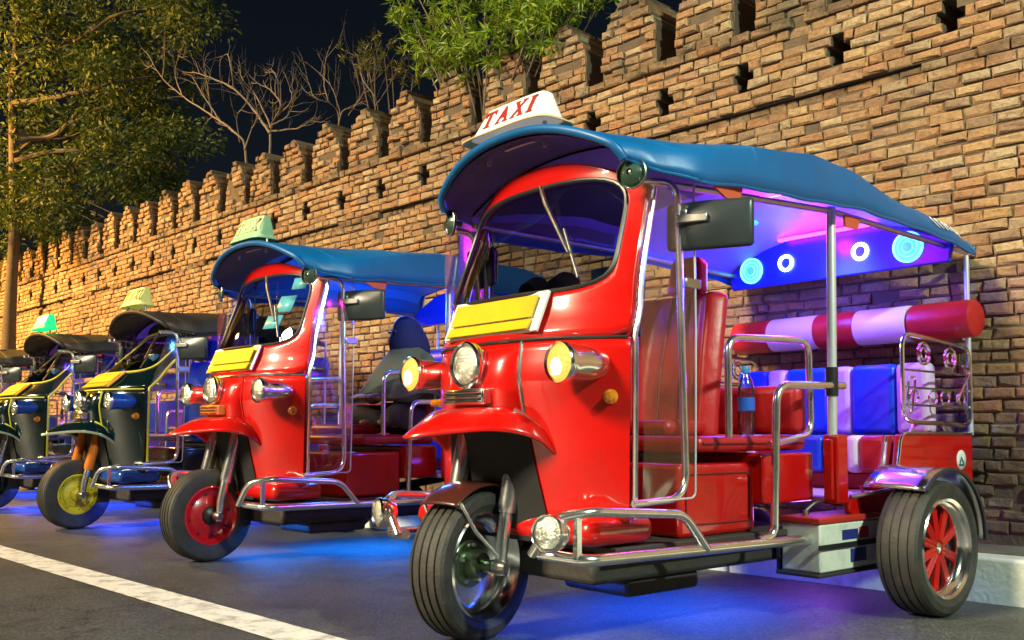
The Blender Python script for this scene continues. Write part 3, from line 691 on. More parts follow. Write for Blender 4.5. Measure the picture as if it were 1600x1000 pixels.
    P(MB().box(.78, 1.50, -.46, .46, .672, .735), 'seat_deck', sd_, bevel=.025, seg=3)
    P(MB().box(1.375, 1.46, -.50, .50, .74, .95), 'divider_cushion', sd_, bevel=.035, seg=4)
    for s in (-1, 1):
        cp = P(MB().box(1.455, 1.535, s * .60 - .035, s * .60 + .035, .455, .74), 'corner_panel', paint, bevel=.008)
        P(MB().box(1.435, 1.4545, s * .60 - .02, s * .60 + .02, .47, .72), 'panel_rib', paint, cp, bevel=.006)
    def seatback(a, b):
        t = 2 * a - 1; z = .72 + .64 * b; w = .255 - .03 * b ** 3
        return Vector((1.14 + .12 * b + .035 * (1 - t * t) - .02 * math.sin(math.pi * b) - (.05 * max(0, abs(t) - .65) / .35), w * t, z))
    if c.get('back', True): P(MB().grid(seatback, 21, 16), 'driver_backrest', sd_, solid=.10, bevel=.03, seg=3, angle=60)
    if c.get('back', True): P(MB().grid(lambda a, b: Vector((1.27 + .03 * b, (.10 - .02 * b) * (2 * a - 1), 1.37 + .17 * b)), 5, 5), 'headrest', sd_, solid=.09, bevel=.03, seg=3)
    P(MB().box(.84, 1.15, -.25, .25, .737, .80), 'driver_cushion', sd_, bevel=.03, seg=4)
    SEAM = mat('seam_cord', (.20, .008, .008), .5)
    if full:
        for t_ in (.18, .39, .61, .82):
            P(MB().tube([seatback(t_, i / 12) + Vector((-.056, 0, 0)) for i in range(13)], .0045, 6), 'backrest_piping', SEAM)
        for y_ in (-.28, 0, .28): P(MB().tube([(1.372, y_, .76), (1.372, y_, .93)], .0045, 6), 'cushion_piping', SEAM)
        P(MB().tube([(.80, -.463, .705), (1.48, -.463, .705)], .005, 6), 'deck_piping', SEAM)
        for x0_, x1_, z0_, z1_ in ((.70, 1.09, .40, .59),):
            P(MB().tube(fillet([(x0_, -.462, z0_), (x1_, -.462, z0_), (x1_, -.462, z1_), (x0_, -.462, z1_)], .03, closed=True), .0045, 6, True), 'box_trim', SEAM)
    # handlebar, dashboard
    hb = P(MB().tube([(.17, 0, .6), (.42, 0, 1.12)], .022).tube(fillet([(.52, -.33, 1.13), (.47, -.22, 1.15), (.42, 0, 1.14), (.47, .22, 1.15), (.52, .33, 1.13)], .06), .013), 'handlebar', steel)
    for s in (-1, 1): P(MB().tube([(.50, s * .26, 1.138), (.55, s * .38, 1.122)], .018), 'grip', black, hb)
    P(MB().box(.30, .40, -.40, .40, 1.06, 1.15), 'dashboard', black, bevel=.03, seg=3)
    for y in (-.05, .12): P(MB().lathe([(.001, .0), (.06, 0), (.068, -.02), (.06, -.08)], (.50, y, 1.33), (.9, 0, .4), 24), 'gauge', black)
    P(MB().box(.44, .49, -.38, -.22, 1.26, 1.37), 'meter_box', mat('blue_meter', (.02, .08, .16), .3), bevel=.008)
    # ---- door hoops with clear wind curtain
    for s in (-1, 1):
        hp = P(MB().tube(fillet([(.43, s * .49, zz(1.655)), (.555, s * .555, zz(1.66)), (.565, s * .575, .515), (.30, s * .565, .505)], .10, 8), .0135, 10), 'door_hoop', stainless)
        P(MB().grid(lambda a, b: Vector((.335 + (dx * .5) * ht(.52 + 1.15 * b) + .275 * a * (1 - .6 * max(0, .08 - b) / .08), s * (.572 + .012 * a + .006 * math.sin(b * 9) + .006 * math.sin(a * 5 + b * 4)), zz(.515 + 1.165 * b))), 10, 22), 'wind_curtain', plastic, hp)
        ed = [(.60, s * .587, .53), (.612, s * .588, zz(1.1)), (.612, s * .586, zz(1.67))]
        P(MB().tube(fillet([(.36, s * .577, .512), (.585, s * .586, .515)] + ed, .06), .004, 6), 'curtain_hem', mat('hem', (.55, .56, .58), .25), hp)
        for z in (1.52, 1.27): P(MB().box(.555, .64, s * .588 - .006, s * .588 + .006, zz(z), zz(z) + .035), 'bracket', steel, hp, bevel=.004)
        # wing mirror, seen from the back
        mx = .585; y0, y1 = (.50, .815); zc = zz(1.495)
        RM = Matrix.Translation((mx, s * .57, 0)) @ Matrix.Rotation(-s * R(26), 4, 'Z') @ Matrix.Translation((-mx, -s * .57, 0))
        mr = P(MB(RM).grid(lambda a, b: Vector((mx - .03 * math.sin(math.pi * a) * math.sin(math.pi * b), s * (y0 + (y1 - y0) * a), zc - .088 + .176 * b)), 11, 9), 'wing_mirror', mblack, solid=.035, bevel=.022, seg=3)
        P(MB(RM).box(mx + .020, mx + .0225, min(s * (y0 + .02), s * (y1 - .02)), max(s * (y0 + .02), s * (y1 - .02)), zc - .072, zc + .072), 'mirror_glass', mat('mirror', (.8, .8, .8), .03, 1.0), mr)
        P(MB(RM).box(mx - .06, mx - .018, min(s * .545, s * .66), max(s * .545, s * .66), zc + .005, zc + .035), 'mirror_arm', steel, mr, bevel=.004)
    # grab hoops
    for s in (-1, 1):
        P(MB().tube(fillet([(.88, s * .525, .73), (.88, s * .525, 1.115), (1.42, s * .53, 1.135), (1.42, s * .535, .74), (1.10, s * .555, .70)], .07, 7), .0145, 10), 'grab_hoop', stainless)
        P(MB().tube(fillet([(.98, s * .58, .335), (1.07, s * .59, .35), (1.085, s * .60, .935), (1.56, s * .605, .945)], .085, 8), .0165, 12), 'grab_rail', stainless)
    # ---- roof posts
    for s in (-1, 1):
        P(MB().tube([(1.475, s * .60, .73), (1.49, s * .605, zz(1.70))], .0195, 12), 'roof_post', post)
        P(MB().tube([(1.478, s * .60, .90), (1.479, s * .60, 1.02)], .026, 12), 'post_clamp', black)
        P(MB().tube([(2.73, s * .60, .735), (2.735, s * .60, zz(1.66))], .0135, 10), 'rear_post', post)
        P(MB().tube([(.48, s * .50, zz(1.66)), (1.49, s * .60, zz(1.685)), (2.70, s * .62, zz(1.65))], .014, 8), 'roof_rail', steel)
    # ---- canopy
    X = [.20, .34, .55, 1.0, 1.25, 1.5, 1.95, 2.35, 2.60]
    ZE = [1.70, 1.668, 1.645, 1.657, 1.672, 1.680, 1.675, 1.645, 1.625]
    ZS = [1.755, 1.75, 1.765, 1.835, 1.870, 1.850, 1.775, 1.735, 1.680]
    ZC = [1.885, 1.90, 1.905, 1.915, 1.925, 1.92, 1.905, 1.87, 1.83]
    HW = [.53, .60, .665, .70, .705, .705, .705, .705, .70]
    if not full and not dx: ZS = [1.755, 1.75, 1.765, 1.84, 1.87, 1.875, 1.87, 1.86, 1.84]; ZC = [1.885, 1.90, 1.905, 1.915, 1.925, 1.925, 1.92, 1.91, 1.90]; ZE = ZE[:6] + [1.68, 1.67, 1.66]
    if dx:  # older type: flatter, boxier roof
        ZS = [z - .02 for z in ZS]; ZC = [1.85, 1.865, 1.87, 1.87, 1.87, 1.87, 1.84, 1.79, 1.72]
    def roof(a, b, off=0.0):
        x = X[0] + (X[-1] - X[0]) * a ** 1.25; t = 2 * b - 1; at = abs(t)
        hw_ = interp(X, HW, x); ze, zs_, zc_ = interp(X, ZE, x), interp(X, ZS, x), interp(X, ZC, x)
        if at < .86: y = hw_ * .95 * at / .86; z = zc_ - (zc_ - zs_) * (at / .86) ** 2.2
        else:
            q = (at - .86) / .14; y = hw_ * (.95 + .05 * math.sin(q * math.pi / 2)); z = zs_ + (ze - zs_) * q
        sag = .0028 * math.sin(x * 23 + t * 3) * max(0, (at - .8) / .2) + .004 * math.sin(x * 9)
        xo = x + dx * .75 * max(0, 1 - x) + .10 * (at ** 3) * max(0, 1 - (x - X[0]) / .35)
        return Vector((xo, math.copysign(y, t), z + sag + dz + off))
    cn = P(MB().grid(lambda a, b: roof(a, b), 48, 45), 'canopy', canopy, solid=.012)
    P(MB().tube([roof(0, i / 60) for i in range(61)], .017, 10), 'front_piping', canopy, cn)
    for s in (0, 1): P(MB().tube([roof(i / 50, s) for i in range(51)], .0075, 8), 'side_hem', canopy, cn)
    P(MB().tube([roof(1, i / 40) for i in range(41)], .012, 8), 'rear_piping', canopy, cn)
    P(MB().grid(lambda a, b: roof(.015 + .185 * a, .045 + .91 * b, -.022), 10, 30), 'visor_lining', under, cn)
    P(MB().grid(lambda a, b: roof(.26 + .72 * a, .05 + .90 * b, -.022), 24, 24), 'roof_liner', c.get('liner', liner), cn)
    if full: P(MB().grid(lambda a, b: roof(.20 + .42 * a, .03 + .94 * b, -.030), 18, 24), 'front_liner', mat('dark_liner', (.035, .03, .06), .6, vary=.3), cn)
    P(MB().grid(lambda a, b: roof(.05 + .012 * a, .42 + .14 * b, -.032), 2, 8), 'lining_stripe', mat('tape', (.5, .4, .1), .5), cn)
    if full:
        for a0, b0_, a1, b1_ in ((.855, .055, .875, .028), (.872, .060, .890, .030), (.893, .058, .905, .030), (.905, .056, .918, .032), (.925, .055, .935, .033), (.945, .052, .95, .034)):
            P(MB().grid(lambda u, v: roof(a0 + (a1 - a0) * v + .006 * u, b0_ + (b1_ - b0_) * v, .010) + Vector((0, -.010, 0)), 2, 4), 'canopy_lettering', white, cn, solid=.002)
    if c.get('stickers'):
        for y_, z_, w_, h_ in ((-.30, 1.60, .10, .07), (-.24, 1.46, .12, .10), (-.20, 1.36, .12, .08)):
            P(MB().grid(lambda u, v: SP(y_ - w_ * u, z_ + h_ * v, .004), 2, 2), 'sticker', mat('cyan_sticker', (.10, .42, .52), .4), wsp, solid=.002)
    for a_ in (.16, .36, .56, .76, .93):
        P(MB().tube([roof(a_, i / 44, .004) for i in range(45)], .005, 6), 'canopy_seam', canopy, cn)
    # ---- taxi sign on the visor
    SX = .215 + dx * .62; SZ = 1.935 + dz + c.get('sign_up', 0.0); SYc = .035
    W1, W2, H = c.get('sign_w', .228), c.get('sign_w', .228) - (.055 if full else .04), (.118 if full else .135)
    def sgn(a, b):
        q = 2 * math.pi * a; e = 5; cq, sq = math.cos(q), math.sin(q); r = (abs(cq) ** e + abs(sq) ** e) ** (-1 / e)
        w = W1 + (W2 - W1) * b; d = .075 - .040 * b
        return Vector((SX + .07 + d * r * sq + .02 * b, SYc + w * r * cq, SZ + H * b))
    sg = MB().grid(sgn, 48, 8, True); sg.grid(lambda a, b: (lambda v: Vector((SX + .07 + .02 + (v.x - SX - .09) * (1 - b), SYc + (v.y - SYc) * (1 - b), v.z + .012 * b)))(sgn(a, 1)), 48, 4, True)
    sgn_o = P(sg, 'taxi_sign', c.get('sign', wsign))
    def flare(a, b):
        v = sgn(a, 0); return Vector((SX + .07 + (v.x - SX - .07) * (1 + (.45 if full else .10) * b), SYc + (v.y - SYc) * (1 + (.13 if full else .05) * b), v.z + .004 - .018 * b))
    P(MB().grid(flare, 48, 3, True), 'sign_base', c.get('sbase', cream), sgn_o, solid=.006)
    for s in (-1, 1): P(MB().tube([(SX + .07, SYc + s * .17, SZ), (SX + .07, SYc + s * .17, SZ - .10)], .009, 8), 'sign_foot', steel, sgn_o)
    yy = SYc + W1 * .66
    for chh, wd in (('T', .1), ('A', .1), ('X', .1), ('I', .055)):
        mbl = MB(); h = .088
        for poly in SERIF[chh]:
            n = len(poly); vs = []
            for off in (-.004, .002):
                for a, b in poly:
                    t = .26 + b * .62
                    vs.append(Vector((SX + .07 - (.075 - .040 * t) + .02 * t + off, yy - a * .080, SZ + H * t)))
            mbl.add(vs, [tuple(range(n)), tuple(range(2 * n - 1, n - 1, -1))] + [(i, i + n, (i + 1) % n + n, (i + 1) % n) for i in range(n)])
        P(mbl, 'letter', c.get('letter', letter), sgn_o, smooth=False)
        yy -= wd * .88 + .003
    # horn speaker and orange flap under the canopy edge
    for s in (-1, 1):
        hn = P(MB().lathe([(.055, 0), (.057, -.008), (.05, -.012), (.03, .012), (.012, .02), (.012, -.05)], (.335 + dx, s * .535, zz(1.66)), (-.95, s * .3, 0), 24), 'horn_speaker', mat('horn_green', (.03, .07, .05), .3, coat=.5))
        P(MB().lathe([(.055, 0), (.0585, .003), (.055, .006)], (.335 + dx, s * .535, zz(1.66)), (-.95, s * .3, 0), 24).ball((.33 + dx, s * .537, zz(1.66)), .012, .012, .012), 'horn_ring', steel, hn)
    OF = mat('orange_flap', (.60, .10, .04), .5)
    P(MB().prism([(.62, zz(1.64)), (.80, zz(1.66)), (.78, zz(1.60)), (.70, zz(1.605))], -.665, -.655, 'xz'), 'orange_flap', OF)
    P(MB().prism([(1.50, zz(1.66)), (1.62, zz(1.66)), (1.60, zz(1.61)), (1.50, zz(1.61))], -.665, -.655, 'xz'), 'orange_flap', OF)
    # ---- passenger tub
    body2 = c.get('tub', paint)
    P(MB().box(1.50, 2.66, -.585, .585, .455, .478), 'tub_floor', c.get('tubfloor', lilac), bevel=.004)
    for s in (-1, 1):
        y0, y1 = sorted((s * .60, s * .632))
        sp = P(MB().prism([(1.545, .475), (1.90, .50), (1.945, .60), (1.975, .74), (2.68, .738), (2.675, .47), (2.60, .40), (1.60, .388), (1.545, .42)], y0, y1, 'xz'), 'side_panel', body2, bevel=.010, seg=3)
        P(MB().tube(fillet([(1.545, s * .634, .48), (1.89, s * .634, .50), (1.95, s * .634, .62), (1.978, s * .634, .745), (2.66, s * .634, .742)], .05), .0075, 8), 'panel_trim', chrome, sp)
        P(MB().prism([(1.80, .505), (1.895, .51), (1.965, .735), (1.90, .735), (1.86, .62)], *sorted((s * .59, s * .599)), 'xz'), 'kick_plate', chrome, sp)
        P(MB().prism([(1.56, .388), (2.02, .395), (2.0, .335), (1.62, .36)], *sorted((s * .56, s * .60)), 'xz'), 'sill', mat('sill_red', (.20, .01, .008), .5), sp)
        if s < 0 and full:
            P(MB().lathe([(.001, .0), (.048, 0)], (2.55, -.6335, .615), (0, -1, 0), 24), 'sticker', mat('sticker_white', (.8, .8, .78), .4), sp, solid=.002)
            P(MB().tube([(2.53, -.6355, .60), (2.545, -.6355, .625), (2.565, -.6355, .60)], .006, 6).box(2.52, 2.575, -.6365, -.635, .585, .596), 'sticker_mark', mat('sticker_green', (.02, .15, .16), .4), sp)
        # rear wheel and chrome flare
        Cr = Vector((wx(1.77), s * .85, .276))
        Mr = Matrix.Translation(Cr) @ (Matrix.Rotation(math.pi, 4, 'Z') if s > 0 else Matrix.Identity(4))
        wheel('rear_wheel', Mr, .276, .090, .203, 'spoke' if c.get('rspoke', True) else 'disc')
        def fl(a, b):
            q = R(0 + 132 * a); r = .318 - .010 * b ** 2
            return Vector((Cr.x + .03 + r * math.cos(q), s * (.67 + .265 * b), Cr.z + .012 + r * 1.0 * math.sin(q)))
        P(MB().grid(fl, 28, 6), 'wheel_flare', chrome, solid=.008, warp=False)
        P(MB().tube([fl(i / 27, 1) for i in range(28)], .009, 8), 'flare_lip', black, warp=False)
    # bench
    st = c.get('stripes', [bluev, lilac])
    def cushion(nm, x0, x1, z0, z1, seq, bev):
        y = -.56
        for m_, w in seq:
            P(MB().box(x0, x1, y + .001, y + w - .001, z0, z1), nm, m_, bevel=bev, seg=3); y += w
    cushion('bench_backrest', 2.38, 2.48, .735, 1.09, [(lilac, .17), (bluev, .24), (lilac, .12), (bluev, .27), (lilac, .12), (bluev, .20)] if full else [(bluev, .56), (bluev, .56)], .03)
    cushion('bench_seat', 1.98, 2.38, .56, .735, [(redv, .14), (whitev, .07), (redv, .12), (bluev, .26), (redv, .12), (whitev, .07), (redv, .34)] if full else [(bluev, .56), (bluev, .56)], .025)
    P(MB().box(2.06, 2.44, -.55, .55, .479, .558), 'bench_base', redv, bevel=.008)
    # striped bolster at the back
    y = -.71
    for i, (m_, w) in enumerate([(redv, .33), (whitev, .29), (redv, .24), (whitev, .30), (redv, .26)] if full else [(c.get('bolster', redv), .71), (c.get('bolster', redv), .71)]):
        rr = .094
        pr = [(.001, 0), (rr * .8, 0), (rr * .97, .012), (rr, .03), (rr, w - .03), (rr * .97, w - .012), (rr * .8, w), (.001, w)] if i in (0, 4) else [(.001, 0), (rr * .99, 0.001), (rr, .006), (rr, w - .006), (rr * .99, w - .001), (.001, w)]
        P(MB().lathe(pr, (2.60, y, 1.305), (0, 1, 0), 28), 'bolster', m_); y += w
    # ornate chrome side rack
    if full:
        for s in (-1, 1):
            rk_ = P(MB().tube(fillet([(2.02, s * .625, .80), (2.02, s * .625, 1.20), (2.68, s * .625, 1.17), (2.68, s * .625, .78)], .08, closed=True), .011, 8, True), 'side_rack', chrome)
            for z in (.87, .95, 1.03): P(MB().tube([(2.03, s * .625, z + .004), (2.67, s * .625, z)], .006, 6), 'rack_bar', chrome, rk_)
            for x, z, r in ((2.22, 1.115, .05), (2.48, 1.105, .05)):
                P(MB().tube([(x + r * 1.1 * math.cos(q), s * .625, z + r * math.sin(q)) for q in [i * math.pi / 10 for i in range(20)]], .007, 6, True), 'rack_ring', chrome, rk_)
                P(MB().tube([(x + r * .55 * math.cos(q), s * .625, z + r * .55 * math.sin(q)) for q in [i * math.pi / 8 for i in range(16)]], .005, 6, True), 'rack_ring', chrome, rk_)
            for x in (2.12, 2.30, 2.42, 2.58):
                P(MB().tube([(x + .04 * math.cos(q), s * .625, .91 + .033 * math.sin(q)) for q in [i * math.pi / 8 for i in range(16)]], .005, 6, True), 'rack_ring', chrome, rk_)
            P(MB().tube(fillet([(2.06, s * .64, .82), (2.10, s * .645, 1.0), (2.05, s * .64, 1.0), (2.03, s * .64, .9)], .04, closed=True), .006, 6, True), 'rack_scroll', chrome, rk_)
            P(MB().tube(fillet([(2.62, s * .64, .84), (2.50, s * .645, .90), (2.66, s * .64, 1.05), (2.56, s * .645, 1.07)], .04), .006, 6), 'rack_scroll', chrome, rk_)
            P(MB().tube(fillet([(2.10, s * .61, .745), (2.14, s * .61, .79), (2.4, s * .61, .79), (2.44, s * .61, .745)], .03), .008, 6), 'rack_foot', chrome, rk_)
    # speaker panel under the rear of the roof
    if c.get('panel', True):
        pn = P(MB().prism([(-.64, 1.575), (.64, 1.575), (.66, 1.66), (.60, 1.70), (.40, 1.79), (.20, 1.825), (-.20, 1.825), (-.40, 1.79), (-.60, 1.70), (-.66, 1.66)], 2.46 , 2.49, 'yz'), 'speaker_panel', c.get('panelm', panelb), bevel=.006)
        if dz:
            for v in pn.data.vertices: v.co.z += dz
        if full:
            for y, r in ((.50, .066), (-.44, .070)):
                sp = P(MB().lathe([(r * 1.12, 0), (r * 1.12, .014), (r, .018), (r * .96, .006)], (2.46, y, 1.675), (-1, 0, 0), 32), 'speaker', ledr, pn)
                P(MB().lathe([(r * .97, .006), (r * .5, .003), (r * .38, .016), (r * .2, .018), (.001, .02)], (2.46, y, 1.675), (-1, 0, 0), 32), 'speaker_cone', ledc, sp)
                for q_ in (.72, .40): P(MB().lathe([(r * (q_ - .05), .010), (r * q_, .016), (r * (q_ + .05), .010)], (2.46, y, 1.675), (-1, 0, 0), 32), 'speaker_ring', ledr, sp)
            for y in (.27, -.18):
                P(MB().lathe([(.030, .004), (.034, .016), (.044, .016), (.048, .004)], (2.46, y, 1.69), (-1, 0, 0), 32), 'light_ring', ledw, pn)
                P(MB().lathe([(.001, .006), (.029, .006)], (2.46, y, 1.69), (-1, 0, 0), 24), 'ring_centre', panelb, pn)
            P(MB().lathe([(.001, .0), (.10, 0), (.11, .01)], (1.95, .22, 1.84), (0, 0, -1), 28), 'ceiling_lamp', ledc)
            P(MB().box(1.62, 1.64, -.38, .05, 1.84, 1.855), 'pink_strip', ledp)
            P(MB().box(2.40, 2.42, -.30, .28, 1.805, 1.82), 'pink_strip', ledp)
    for (kind, lc, col_, pw, sz) in c.get('cabin', []):
        light('cabin_light', kind, (wx(lc[0]), lc[1], lc[2] + dz), col_, pw, root, sz)
    return root

GV = 'tuk-tuks parked nose out along the wall'
v1 = tuktuk(ground(722, 1000), 50, dict(paint=red, trim=chrome, canopy=blue, fwheel='dish', steer=13, fx=.045, lamps_on=True, under=(.02, .10, 1.0), under_w=17,
    cabin=[('POINT', (2.15, .05, 1.62), (.05, .08, 1.0), 32, .12), ('POINT', (1.70, -.15, 1.74), (1.0, .03, .40), 5.0, .06), ('POINT', (2.3, .0, 1.76), (1.0, .02, .45), 2.0, .04), ('POINT', (1.15, .25, 1.35), (.16, .06, 1.0), 2.5, .1), ('POINT', (2.15, -.1, .30), (.40, .12, 1.0), 5, .1), ('POINT', (1.75, -.1, .95), (.7, .05, 1.0), 2.0, .1)]))
tag(v1, 'red tuk-tuk with blue canopy, its two bullet headlamps lit amber', 'tuk-tuk', GV)
o2 = ground(322, 869) * 0.965; o2.z = 0
v2 = tuktuk(o2, 46, dict(paint=red, trim=chrome, canopy=blue, fwheel='disc', disc=mat('red_disc', (.50, .006, .012), .3, coat=.7, vary=.15), steer=2, full=False, k=.73, rspoke=False, under=(.01, .22, 1.0), under_w=19, back=False, ntrim=red, seam=chrome,
    sign=psign, sbase=psign, sign_w=.175, letter=mat('pale_letter', (.6, .5, .3), .5), liner=mat('blue_liner', (.02, .20, .55), .5), bolster=bluev, pframe=chrome, badge=orange, stickers=True,
    cabin=[('POINT', (1.5, 0, 1.6), (.06, .25, 1.0), 20, .1), ('POINT', (1.0, .3, .5), (.4, .05, 1.0), 3, .1)]))
tag(v2, 'red tuk-tuk with blue canopy and a solid red front wheel disc', 'tuk-tuk', GV)
dk = dict(paint=gpaint, trim=ytrim, canopy=dcanopy, fwheel='disc', disc=ywheel, full=False, k=.54, rspoke=False, dz=-.13, dx=.30, seal=ytrim, seam=ytrim, ntrim=ytrim, edge=ytrim,
    guard=gpaint, gedge=mat('guard_edge', (.45, .55, .42), .3, .6), shroud=orange, housing=bbody, toe=bbody, tub=bbody, seat=bluev, bolster=bluev, pframe=mat('orange_frame', (.5, .25, .02), .4), rimr=.150, hub=ywheel,
    iguard=black, under=(.03, .08, 1.0), under_w=25, sign_up=-.01, sign_w=.19, panelm=bbody)
o3 = ground(115, 818) * 0.95; o3.z = 0
d3 = dict(dk); d3.update(steer=4, sign=ysign, sbase=ysign, letter=mat('dark_letter', (.12, .10, .03), .5), cabin=[('POINT', (1.3, 0, 1.55), (.15, .08, 1.0), 10, .1), ('POINT', (1.8, .1, 1.1), (.7, .05, .9), 5, .1)])
v3 = tuktuk(o3, 46, d3)
tag(v3, 'dark green tuk-tuk with a bright yellow front wheel and orange fork sleeves', 'tuk-tuk', GV)
o4 = ground(-18, 790) * 0.945; o4.z = 0
d4 = dict(dk); d4.update(steer=0, sign=gsign, sbase=gsign, letter=mat('glow_letter', (.2, .8, .5), .5, emit=(.3, 1, .6), estr=.8), shroud=chrome, disc=gpaint, hub=black, cabin=[('POINT', (1.3, 0, 1.5), (.5, .05, 1.0), 8, .1), ('POINT', (1.6, .1, 1.0), (1.0, .1, .3), 4, .1)])
v4 = tuktuk(o4, 46, d4)
tag(v4, 'dark green tuk-tuk with a glowing green roof sign', 'tuk-tuk', GV)
o5 = o4 + (o4 - o3) * 1.0; o5.z = 0
d5 = dict(d4); d5.update(sign=ysign, sbase=ysign, cabin=[('POINT', (1.3, 0, 1.5), (.05, .6, 1.0), 8, .1)])
v5 = tuktuk(o5, 46, d5)
tag(v5, 'dark tuk-tuk with cyan cabin light, farthest along the row beyond the green glowing sign', 'tuk-tuk', GV)

# ------------------------------------------------------------------ things in and on the first tuk-tuk
def L2W(v, p):
    return Matrix.Translation(v.location) @ Matrix.Rotation(v.rotation_euler.z, 4, 'Z') @ Vector(p)
bt = empty('water_bottle', L2W(v1, (1.16, -.40, .737)))
tag(bt, 'clear plastic water bottle with blue cap standing on the red seat deck', 'bottle')
clear = glassmat('bottle_plastic', (.90, .94, .97), .06, .08)
MB().lathe([(.001, 0), (.030, 0), (.034, .008), (.033, .05), (.035, .06), (.033, .075), (.035, .15), (.034, .19), (.026, .225), (.014, .25), (.013, .262)], (0, 0, 0), (0, 0, 1), 24).build('bottle_body', clear, bt)
MB().lathe([(.0352, .10), (.0356, .105), (.0356, .15), (.0352, .155)], (0, 0, 0), (0, 0, 1), 24).build('bottle_label', mat('label_blue', (.02, .12, .6), .4), bt)
MB().lathe([(.016, .255), (.0165, .262), (.0165, .280), (.014, .284), (.001, .284)], (0, 0, 0), (0, 0, 1), 16).build('bottle_cap', mat('cap_blue', (.03, .25, .6), .4), bt)
ba = empty('car_battery', L2W(v1, (1.53, -.56, .175)), v1.rotation_euler.z)
tag(ba, 'white car battery with red lid strapped under the red tuk-tuk', 'battery')
MB().box(-.24, .22, -.09, .09, .012, .205).build('battery_case', battery_w, ba, bevel=.008)
MB().box(-.245, .225, -.095, .095, .206, .232).build('battery_lid', mat('battery_red', (.50, .03, .015), .4), ba, bevel=.006)
for x0, x1, z0, z1, m_ in ((-.08, .04, .135, .175, 'label_navy'), (.05, .12, .135, .18, 'label_red'), (-.02, .10, .04, .095, 'label_navy')):
    MB().box(x0, x1, -.0925, -.0905, z0, z1).build('battery_label', mat(m_, (.02, .03, .20) if 'navy' in m_ else (.55, .03, .02), .5), ba)
MB().box(-.26, .24, -.10, -.094, .105, .125).build('strap', black, ba)
for x in (-.17, .15): MB().lathe([(.012, 0), (.012, .02), (.001, .022)], (x, .02, .232), (0, 0, 1), 12).build('terminal', steel, ba)
MB().tube(fillet([(-.17, .02, .25), (-.12, .0, .29), (.02, -.04, .265), (.1, .02, .29), (.24, .05, .26), (.34, .10, .30)], .05), .007, 6).build('cable', black, ba)
MB().tube(fillet([(.15, .02, .25), (.2, -.03, .28), (.3, .0, .24), (.36, .08, .33)], .05), .007, 6).build('cable', mat('cable_red', (.4, .02, .02), .5), ba)
MB().box(-.27, .42, -.10, .10, -.004, .010).build('battery_tray', dark, ba, bevel=.003)
for x in (-.24, -.05): MB().box(x, x + .02, .10, .115, .0, .13).build('tray_hanger', dark, ba)
# ------------------------------------------------------------------ seated person in the second tuk-tuk
def skinned(name, pts, edges, m, parent, sub=2):
    me = bpy.data.meshes.new(name); me.from_pydata([p[:3] for p in pts], edges, []); me.materials.append(m)
    o = bpy.data.objects.new(name, me); COL.objects.link(o); o.parent = parent
    o.modifiers.new('skin', 'SKIN').use_smooth_shade = True
    for v, p in zip(me.skin_vertices[0].data, pts):
        v.radius = (p[3], p[4] if len(p) > 4 else p[3])
    me.skin_vertices[0].data[0].use_root = True
    s = o.modifiers.new('sub', 'SUBSURF'); s.levels = sub; s.render_levels = sub
    return o
pr = empty('person', L2W(v2, (1.33, -.27, .737)), v2.rotation_euler.z)
tag(pr, 'person in olive jacket and navy hood sitting hunched on the red tuk-tuk seat', 'person')
# frame: x rearwards, y to the far side, z up from the seat deck
B = [(0, 0, .10, .13, .11), (0, 0, .26, .12, .10), (-.03, 0, .42, .13, .10), (-.08, 0, .54, .055, .055), (-.115, 0, .63, .075, .085), (-.125, 0, .71, .06, .07)]
E_ = [(0, 1), (1, 2), (2, 3), (3, 4), (4, 5)]
def limb(base, chain):
    a = base
    for p in chain: B.append(p); E_.append((a, len(B) - 1)); a = len(B) - 1
    return a
for s in (-1, 1):
    w = limb(2, [(-.04, s * .17, .46, .055), (-.18, s * .21, .25, .042), (-.35, s * .07 - .02, .23, .028), (-.40, s * .05 - .03, .235, .030, .018)])
    for k in range(5):
        yy = (k - 2) * .016 * s; ln = (.05, .075, .082, .076, .058)[k]
        bx, by, bz = B[w][:3]
        limb(w, [(bx - .02 - ln * .45, by + yy * 1.1, bz + .006, .009), (bx - .02 - ln, by + yy * 1.2, bz - .010, .0075)] if k else [(bx - .01, by + .035 * s, bz + .012, .010), (bx - .045, by + .045 * s, bz + .008, .008)])
    limb(0, [(-.10, s * .13, .09, .085), (-.36, s * .24, .12, .060), (-.22, -s * .05 - .04, .075, .040), (-.30, -s * .09 - .03, .07, .036, .026), (-.40, -s * .10 - .03, .075, .026, .018)])
skinned('body', B, E_, skin, pr)
J = [(0, 0, .05, .16, .14), (0, 0, .26, .15, .13), (-.03, 0, .44, .155, .125), (-.06, 0, .53, .08, .08)]
JE = [(0, 1), (1, 2), (2, 3)]
for s in (-1, 1):
    b = len(J); J += [(-.04, s * .18, .46, .075), (-.17, s * .215, .26, .066), (-.30, s * .11 - .02, .235, .05)]; JE += [(2, b), (b, b + 1), (b + 1, b + 2)]
skinned('jacket', J, JE, olive, pr)
T_ = [(0, 0, .08, .15, .13)]; TE = []
for s in (-1, 1):
    b = len(T_); T_ += [(-.10, s * .13, .10, .10), (-.36, s * .24, .125, .075), (-.25, -s * .02 - .03, .085, .055)]; TE += [(0, b), (b, b + 1), (b + 1, b + 2)]
skinned('trousers', T_, TE, mat('brown_cloth', (.05, .04, .035), .85, bump=.5), pr)
hd = MB()
def hood(a, b):
    q = 2 * math.pi * a; t = math.pi * (.02 + .70 * b); r = 1 + 1.3 * max(0, b - .55)
    return Vector((-.095 + .105 * r * math.cos(q) * math.sin(t) + .05 * b, .095 * r * math.sin(q) * math.sin(t), .65 + .125 * math.cos(t) - .10 * max(0, b - .6)))
hd.grid(hood, 24, 12, True); hd.build('hood', navy, pr, solid=.01)
